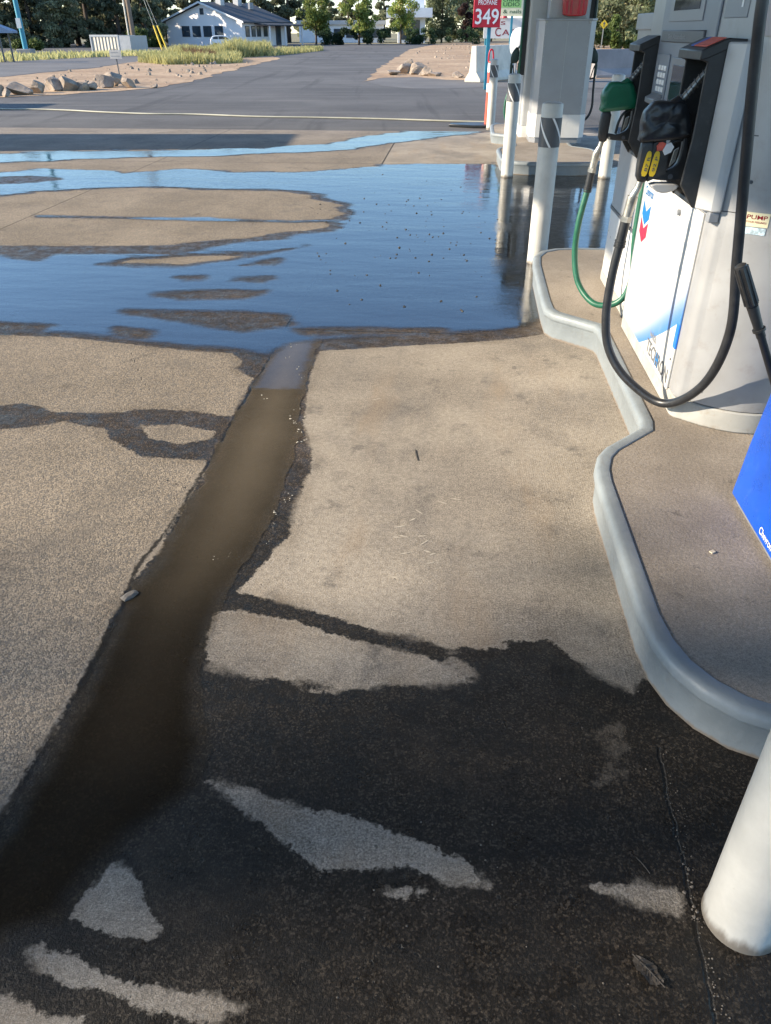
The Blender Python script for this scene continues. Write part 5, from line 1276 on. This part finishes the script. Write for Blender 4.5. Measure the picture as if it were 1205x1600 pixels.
# ------------------------------------------------------------------ parked car
Yc = 90.0; xl, _ = gy(329, 70, Yc); xr, _ = gy(383, 70, Yc); Lc = 4.2
car = empty('parked_car', 'white hatchback parked before the white house', 'car', (xl, Yc, -.014), .10)
car.scale = (.68, .68, .68)
prof = [(0,.35),(0,.75),(.08,1.05),(.35,1.45),(.8,1.55),(1.9,1.55),(2.5,1.42),(3.1,1.02),(3.9,.88),(4.2,.65),(4.2,.35)]
MB().prism(prof, 'y', 0, 1.7).build('body', M['car_paint'], car, bevel=.06)
MB().prism([(.42,1.08),(.55,1.40),(1.2,1.46),(1.2,1.08)], 'y', -.012, .02).prism([(1.28,1.08),(1.28,1.46),(1.95,1.46),(2.45,1.34),(2.85,1.05)], 'y', -.012, .02).build('side_window', M['window_glass'], car)
for xx in (.8, 3.3):
    wh = MB().tube([(xx,-.02,.31),(xx,.2,.31)], .31, 20).build('wheel', M['tyre'], car)
    MB().tube([(xx,-.03,.31),(xx,-.021,.31)], .19, 16).build('rim', M['metal'], wh)
MB().box(-.015,.02,.1,.35,.8,1.1).build('tail_lamp', M['red'], car); MB().box(4.05,4.21,-.01,.25,.68,.82).build('headlight', M['letter_white'], car)

# ------------------------------------------------------------------ white buildings behind the young trees
Yb = 128.0
x0, zt = gy(467, 38, Yb); x1, _ = gy(600, 38, Yb)
bl = empty('low_building', 'long white building showing between the young trees', 'building', (x0, Yb, -.03))
MB().box(0, x1-x0, 0, 8, 0, zt).build('wall', M['white_building'], bl)
MB().box(-.3, x1-x0+.3, -.4, 8.4, zt+.003, zt+.5).build('roof', M['silver_light'], bl)
for k in range(6): 
    xx = 3.2+k*1.75; f = MB().box(xx, xx+1.2, -.06, -.003, .6, zt-.5).build('window', M['trim_dark'], bl); MB().box(xx+.06,xx+1.14,-.08,-.0605,.66,zt-.56).build('pane', M['window_glass'], f)
Yb = 124.0
xa, _ = gy(622, 60, Yb); xb, _ = gy(664, 60, Yb); zf0 = gy(640, 27, Yb)[1]; zf1 = gy(640, 12, Yb)[1]
bl = empty('flat_roof_building', 'modern white building with thick flat roof and tower behind the hedge', 'building', (xa, Yb, -.03))
MB().box(0, xb-xa, 0, 7, 0, zf0).build('wall', M['white_building'], bl)
MB().box(-1.6, xb-xa+.9, -1.2, 8, zf0+.003, zf1).build('roof', M['white_building'], bl)
MB().box(1.0, 3.6, .5, 3.5, zf1+.003, zf1+2.2).build('tower', M['white_building'], bl)
for k in range(2):
    f = MB().box(.35+k*1.6,1.4+k*1.6,-.06,-.003,.4,zf0-.3).build('window', M['trim_dark'], bl); MB().box(.42+k*1.6,1.33+k*1.6,-.08,-.0605,.47,zf0-.37).build('pane', M['window_glass'], f)

# ------------------------------------------------------------------ vegetation
def quad(mb, c, s, rng, tint, flat=0.0):
    n_ = Vector((rng.gauss(0,1), rng.gauss(0,1), rng.gauss(0,1)+flat)).normalized()
    a = n_.orthogonal().normalized(); b = n_.cross(a); an = rng.uniform(0, 6.28)
    a, b = a*math.cos(an)+b*math.sin(an), b*math.cos(an)-a*math.sin(an)
    l_, w2 = s*rng.uniform(.7,1.4), s*rng.uniform(.35,.7)
    mb.add([c-a*l_, c-b*w2, c+a*l_, c+b*w2], [(0,1,2,3)]); mb.t.append(tint)
def crown_mesh(blobs, n, size, seed, dens=.75):
    rng = random.Random(seed); mb = MB(); tot = sum(b[3]**2 for b in blobs)
    for (x, y, z, r, tb, sq) in blobs:
        for _ in range(int(n*r*r/tot)):
            d = Vector((rng.gauss(0,1), rng.gauss(0,1), rng.gauss(0,1))).normalized()*r*(rng.random()**.45)
            c = Vector((x+d.x, y+d.y, z+d.z*sq))
            quad(mb, c, size, rng, min(1, max(0, tb+rng.gauss(0,.16))), .4)
    return mb
def pine_blobs(h, r, z0, rng, sparse=1.0):
    out = []; z = z0
    while z < h:
        k = 1-(z-z0)/(h-z0); rr = r*(.25+.75*k)
        for j in range(max(2, int(4*sparse))):
            a = rng.uniform(0, 6.28); d = rr*rng.uniform(.35, .95)
            out.append((math.cos(a)*d, math.sin(a)*d, z+rng.uniform(-.5,.5), rng.uniform(.55,1.0)*(.6+.6*k), rng.uniform(.1,.75), .5))
        z += rng.uniform(.7, 1.1)
    return out
def tree_proto(name, label, cat, kind, seed, group):
    rng = random.Random(seed)
    t_ = empty(name, label, cat, (0,0,0), 0, group)
    if kind == 'pine':
        h = rng.uniform(8.0, 9.5); r = rng.uniform(2.3, 3.0); bl_ = pine_blobs(h, r, rng.uniform(.8,2.2), rng)
        cm = crown_mesh(bl_, 5200, .22, seed).build('crown', M['pine'], t_, fix=False)
        mb = MB().tube([(0,0,-.1),(.05,0,h*.5),(0,.05,h)], [.30,.2,.04], 9)
        for b_ in bl_[::2]: mb.tube([(0,0,b_[2]-.3),(b_[0]*.9,b_[1]*.9,b_[2])], [.05,.015], 5)
    else:
        h = {'round': 5.4, 'poplar': 9.5, 'shade': 15.5}[kind]; r = {'round': 2.2, 'poplar': 3.0, 'shade': 5.0}[kind]; bl_ = []
        z0 = 1.3 if kind == 'round' else .8
        for _ in range({'round': 34, 'poplar': 46, 'shade': 120}[kind]):
            z = rng.uniform(z0, h); k = math.sin(math.pi*min(1,(z-z0+.5)/(h-z0+.9)))**.6; a = rng.uniform(0,6.28); d = r*k*rng.uniform(.2,.95)
            bl_.append((math.cos(a)*d, math.sin(a)*d, z, rng.uniform(.45,.85)*(1 if kind=='round' else 1.3), rng.uniform(.1,.85), .8))
        cm = crown_mesh(bl_, 7000 if kind == 'shade' else 4200, {'round': .15, 'poplar': .20, 'shade': .15}[kind], seed).build('crown', M['broadleaf' if kind=='round' else 'poplar'], t_, fix=False)
        mb = MB().tube([(0,0,-.1),(.03,0,z0),(0,0,h*.8)], [.14,.10,.03], 9)
        for b_ in bl_[::2]: mb.tube([(0,0,max(z0-.6,b_[2]-1.0)),(b_[0]*.9,b_[1]*.9,b_[2])], [.045,.012], 5)
    mb.build('trunk', M['bark'], t_, smooth=True)
    return t_
def copy_tree(t_, label, group, loc, rz, s):
    o = t_.copy(); COL.objects.link(o); o.location = loc; o.rotation_euler = (0,0,rz); o.scale = (s,s,s*random.uniform(.92,1.1)); o['label'] = label; o['group'] = group
    for ch in list(t_.children):
        c = ch.copy(); COL.objects.link(c); c.parent = o
    return o
used = {}
def plant(key, protos, px, Y, label, group, s=1.0, X=None):
    k = random.randrange(len(protos)); pr = protos[k]
    x = gy(px, 60, Y)[0] if X is None else X
    if (key, k) not in used:
        used[(key, k)] = 1; pr.location = (x, Y, -.05); pr.rotation_euler = (0,0,random.uniform(0,6.28)); pr.scale = (s,s,s); pr['label'] = label; pr['group'] = group; return pr
    return copy_tree(pr, label, group, (x, Y, -.05), random.uniform(0,6.28), s)
pines = [tree_proto('pine_tree', 'x', 'tree', 'pine', s_, 'x') for s_ in (1,2,3,4)]
A_ = 'dark pine in the dense wood behind the container and utility pole'
for px, Y in [(-70,84),(-30,92),(5,86),(30,98),(52,88),(78,94),(100,86),(122,97),(140,90),(165,96),(188,92),(205,101),(228,94),(246,104),(-10,106),(60,108),(112,110),(170,112),(230,116)]: plant('p', pines, px, Y+6, A_, 'pines of the left wood', random.uniform(.85,1.1))
B__ = 'tall pine rising behind the roof of the white house'
for px, Y in [(262,124),(300,130),(338,126),(372,132),(405,128),(430,136),(452,130)]: plant('p', pines, px, Y, B__, 'pines behind the white house', random.uniform(.9,1.1))
C__ = 'tall pine far behind the long white building'
for px, Y in [(480,160),(512,170),(545,165),(575,172),(600,164)]: plant('p', pines, px, Y, C__, 'pines behind the long white building', random.uniform(.8,1.0))
shade_ = tree_proto('added_shade_tree', 'leafy tree added out of view at left to shade the near concrete', 'tree', 'shade', 27, 'added shade trees')  # unseen tree, added for the shade it throws on the near slab
pops = [tree_proto('leafy_tree', 'x', 'tree', 'poplar', s_, 'x') for s_ in (21,22)]
D__ = 'tall grey green leafy tree behind the hedge and the signs'
for px, Y in [(672,140),(690,132),(708,138),(728,130),(748,136),(768,140)]: plant('q', pops, px, Y, D__, 'leafy trees behind the hedge', random.uniform(.9,1.15))
E__ = 'leafy tree on the far bank beyond the yellow diamond sign'
for px, Y in [(925,82),(945,88),(962,80),(978,86),(995,80),(1015,86),(1040,84),(1065,88),(905,90),(880,94)]: plant('q', pops, px, Y, E__, 'leafy trees beyond the dirt lot', random.uniform(.75,1.0))
rnd = [tree_proto('young_tree', 'x', 'tree', 'round', s_, 'x') for s_ in (31,32,33)]
for px, Y, lb, s_, k in [(494,110,'bright green young tree at the left end of the hedges',1.0,0),(561,108,'yellowing young tree between the two clipped hedges',1.05,1),(626,116,'thin crowned young tree before the flat roofed building',1.0,2)]:
    o = rnd[k]; x = gy(px, 60, Y)[0]; o.location = (x, Y, -.05); o.scale = (s_,s_,s_); o['label'] = lb; o['group'] = 'young roadside trees'
def bush(name, label, cat, px0, px1, Y, h, m, n, size, seed, group=None, depth=1.0):
    x0 = gy(px0,60,Y)[0]; x1 = gy(px1,60,Y)[0]; rng = random.Random(seed); bl_ = []
    k = max(3, int((x1-x0)/.55))
    for i in range(k*2):
        x = rng.uniform(0, x1-x0); r_ = rng.uniform(.35,.6)*min(1, h); bl_.append((x, rng.uniform(-.5,.5)*depth, rng.uniform(.15, max(.2, h-r_*.7)), r_, rng.uniform(.1,.8), .8))
    o = crown_mesh(bl_, n, size, seed).build(name, m, fix=False); o.location = (x0, Y, -.03); return tag(o, label, cat, group)
HG = 'clipped roadside hedges'
bush('hedge', 'dark clipped hedge at the foot of the bright green young tree', 'hedge', 494, 527, 107, 1.7, M['hedge'], 1900, .11, 51, HG)
bush('hedge', 'dark clipped hedge just left of the yellowing young tree', 'hedge', 526, 557, 107, 1.8, M['hedge'], 1900, .11, 52, HG)
bush('hedge', 'dark clipped hedge before the long white building, right of the yellowing tree', 'hedge', 566, 627, 107, 1.9, M['hedge'], 3200, .11, 53, HG)
bush('hedge', 'long low dark hedge below the leafy trees left of the propane sign', 'hedge', 637, 745, 112, 1.9, M['hedge'], 4200, .12, 54, HG)
bush('plum_bush', 'reddish brown bushy tree beside the propane sign', 'bush', 716, 752, 118, 5.2, M['plum'], 3200, .16, 55)
SG = 'shrubs along the left wood'
for px0, px1, Y, h_, lb in [(196,214,84,1.5,'bushy green shrub between the container and the utility pole'),(214,232,86,1.9,'tallest green shrub right of the utility pole'),(24,36,78,.9,'low bright green shrub left of the teal light pole'),(47,62,78,1.0,'low bright green shrub right of the teal light pole'),(236,254,92,1.3,'green shrub at the foot of the yellow guy guards')]:
    bush('shrub', lb, 'shrub', px0, px1, Y, h_, M['shrub'], 1100, .12, int(px0), SG)
UG = 'bushes under the far bank trees'
for px0, px1, Y, h_, lb in [(900,950,72,2.2,'low green bush left of the yellow diamond sign'),(950,1000,74,2.6,'low green bush right of the yellow diamond sign'),(1000,1080,73,2.2,'low green bush behind the near column casing')]:
    bush('bank_bush', lb, 'bush', px0, px1, Y, h_, M['shrub'], 2200, .16, int(px0), UG)
# understory of the left wood
UW = 'undergrowth bushes in the left wood'
for k, (px0, px1, Y) in enumerate([(-60,20,88),(20,90,90),(90,150,91),(200,262,93)]):
    bush('undergrowth', ['dark undergrowth bush behind the blue roofed shelter','dark undergrowth bush behind the teal light pole','dark undergrowth bush left of the container','dark undergrowth bush beside the left wall of the house'][k], 'bush', px0, px1, Y, 2.4, M['pine'], 2600, .20, 70+k, UW)

# ------------------------------------------------------------------ station canopy overhead and trees added at left to shade the ground (both unseen)
tcn = empty('station_canopy', 'flat pale forecourt canopy carried by the island columns', 'canopy', (.5, 5.0, 4.76))
MB().box(-8.6, 7.5, -9.0, 9.6, 0, .12).build('soffit', M['canopy_white'], tcn)
MB().box(-10.1, -8.603, -1.2, 2.1, 0, .1215).build('added_shade_slab', M['canopy_white'], tcn)  # slab added out of view to shade the column casing and bollard
MB().box(-8.65, 7.55, -9.05, 9.65, .123, .95).build('fascia', M['panel_white'], tcn)
for X, Y, s_ in [(-38,-6.6,1.42),(-47,-7.4,1.55)]: plant('s', [shade_], 0, Y, 'leafy tree added out of view at left to shade the near concrete', 'added shade trees', s_, X=X)

# box truck added out of view at left to lay a shadow across the far concrete
tr_ = empty('added_shadow_truck', 'white box truck added out of view at left to cast a shadow band', 'truck', (-9.6, 11.9, 0))
MB().box(-5.2, 0, 0, 1.85, .8, 3.3).build('cargo_box', M['panel_white'], tr_, bevel=.03)
MB().box(-7.4, 0, .4, 1.5, .55, .797).build('chassis', M['dark_grey'], tr_)
MB().prism([(-7.6,.55),(-5.3,.55),(-5.3,2.5),(-6.6,2.5),(-7.2,1.6),(-7.6,1.5)], 'y', .1, 1.75).build('cab', M['car_paint'], tr_, bevel=.05)
MB().prism([(-6.55,2.4),(-5.7,2.4),(-5.7,1.65),(-7.0,1.65)], 'y', .08, .0995).build('side_window', M['window_glass'], tr_)
for xx in (-6.6, -1.4):
    for y0 in (.05, 1.5): MB().tube([(xx,y0,.48),(xx,y0+.3,.48)], .48, 22).build('wheel', M['tyre'], tr_)

t2 = copy_tree(tr_, 'second white box truck added out of view further away to cast a shadow', 'added shadow trucks', (-16.2, 18.4, 0), 0.0, 1.0)  # unseen copy added to throw shade on the asphalt
tr_['group'] = 'added shadow trucks'
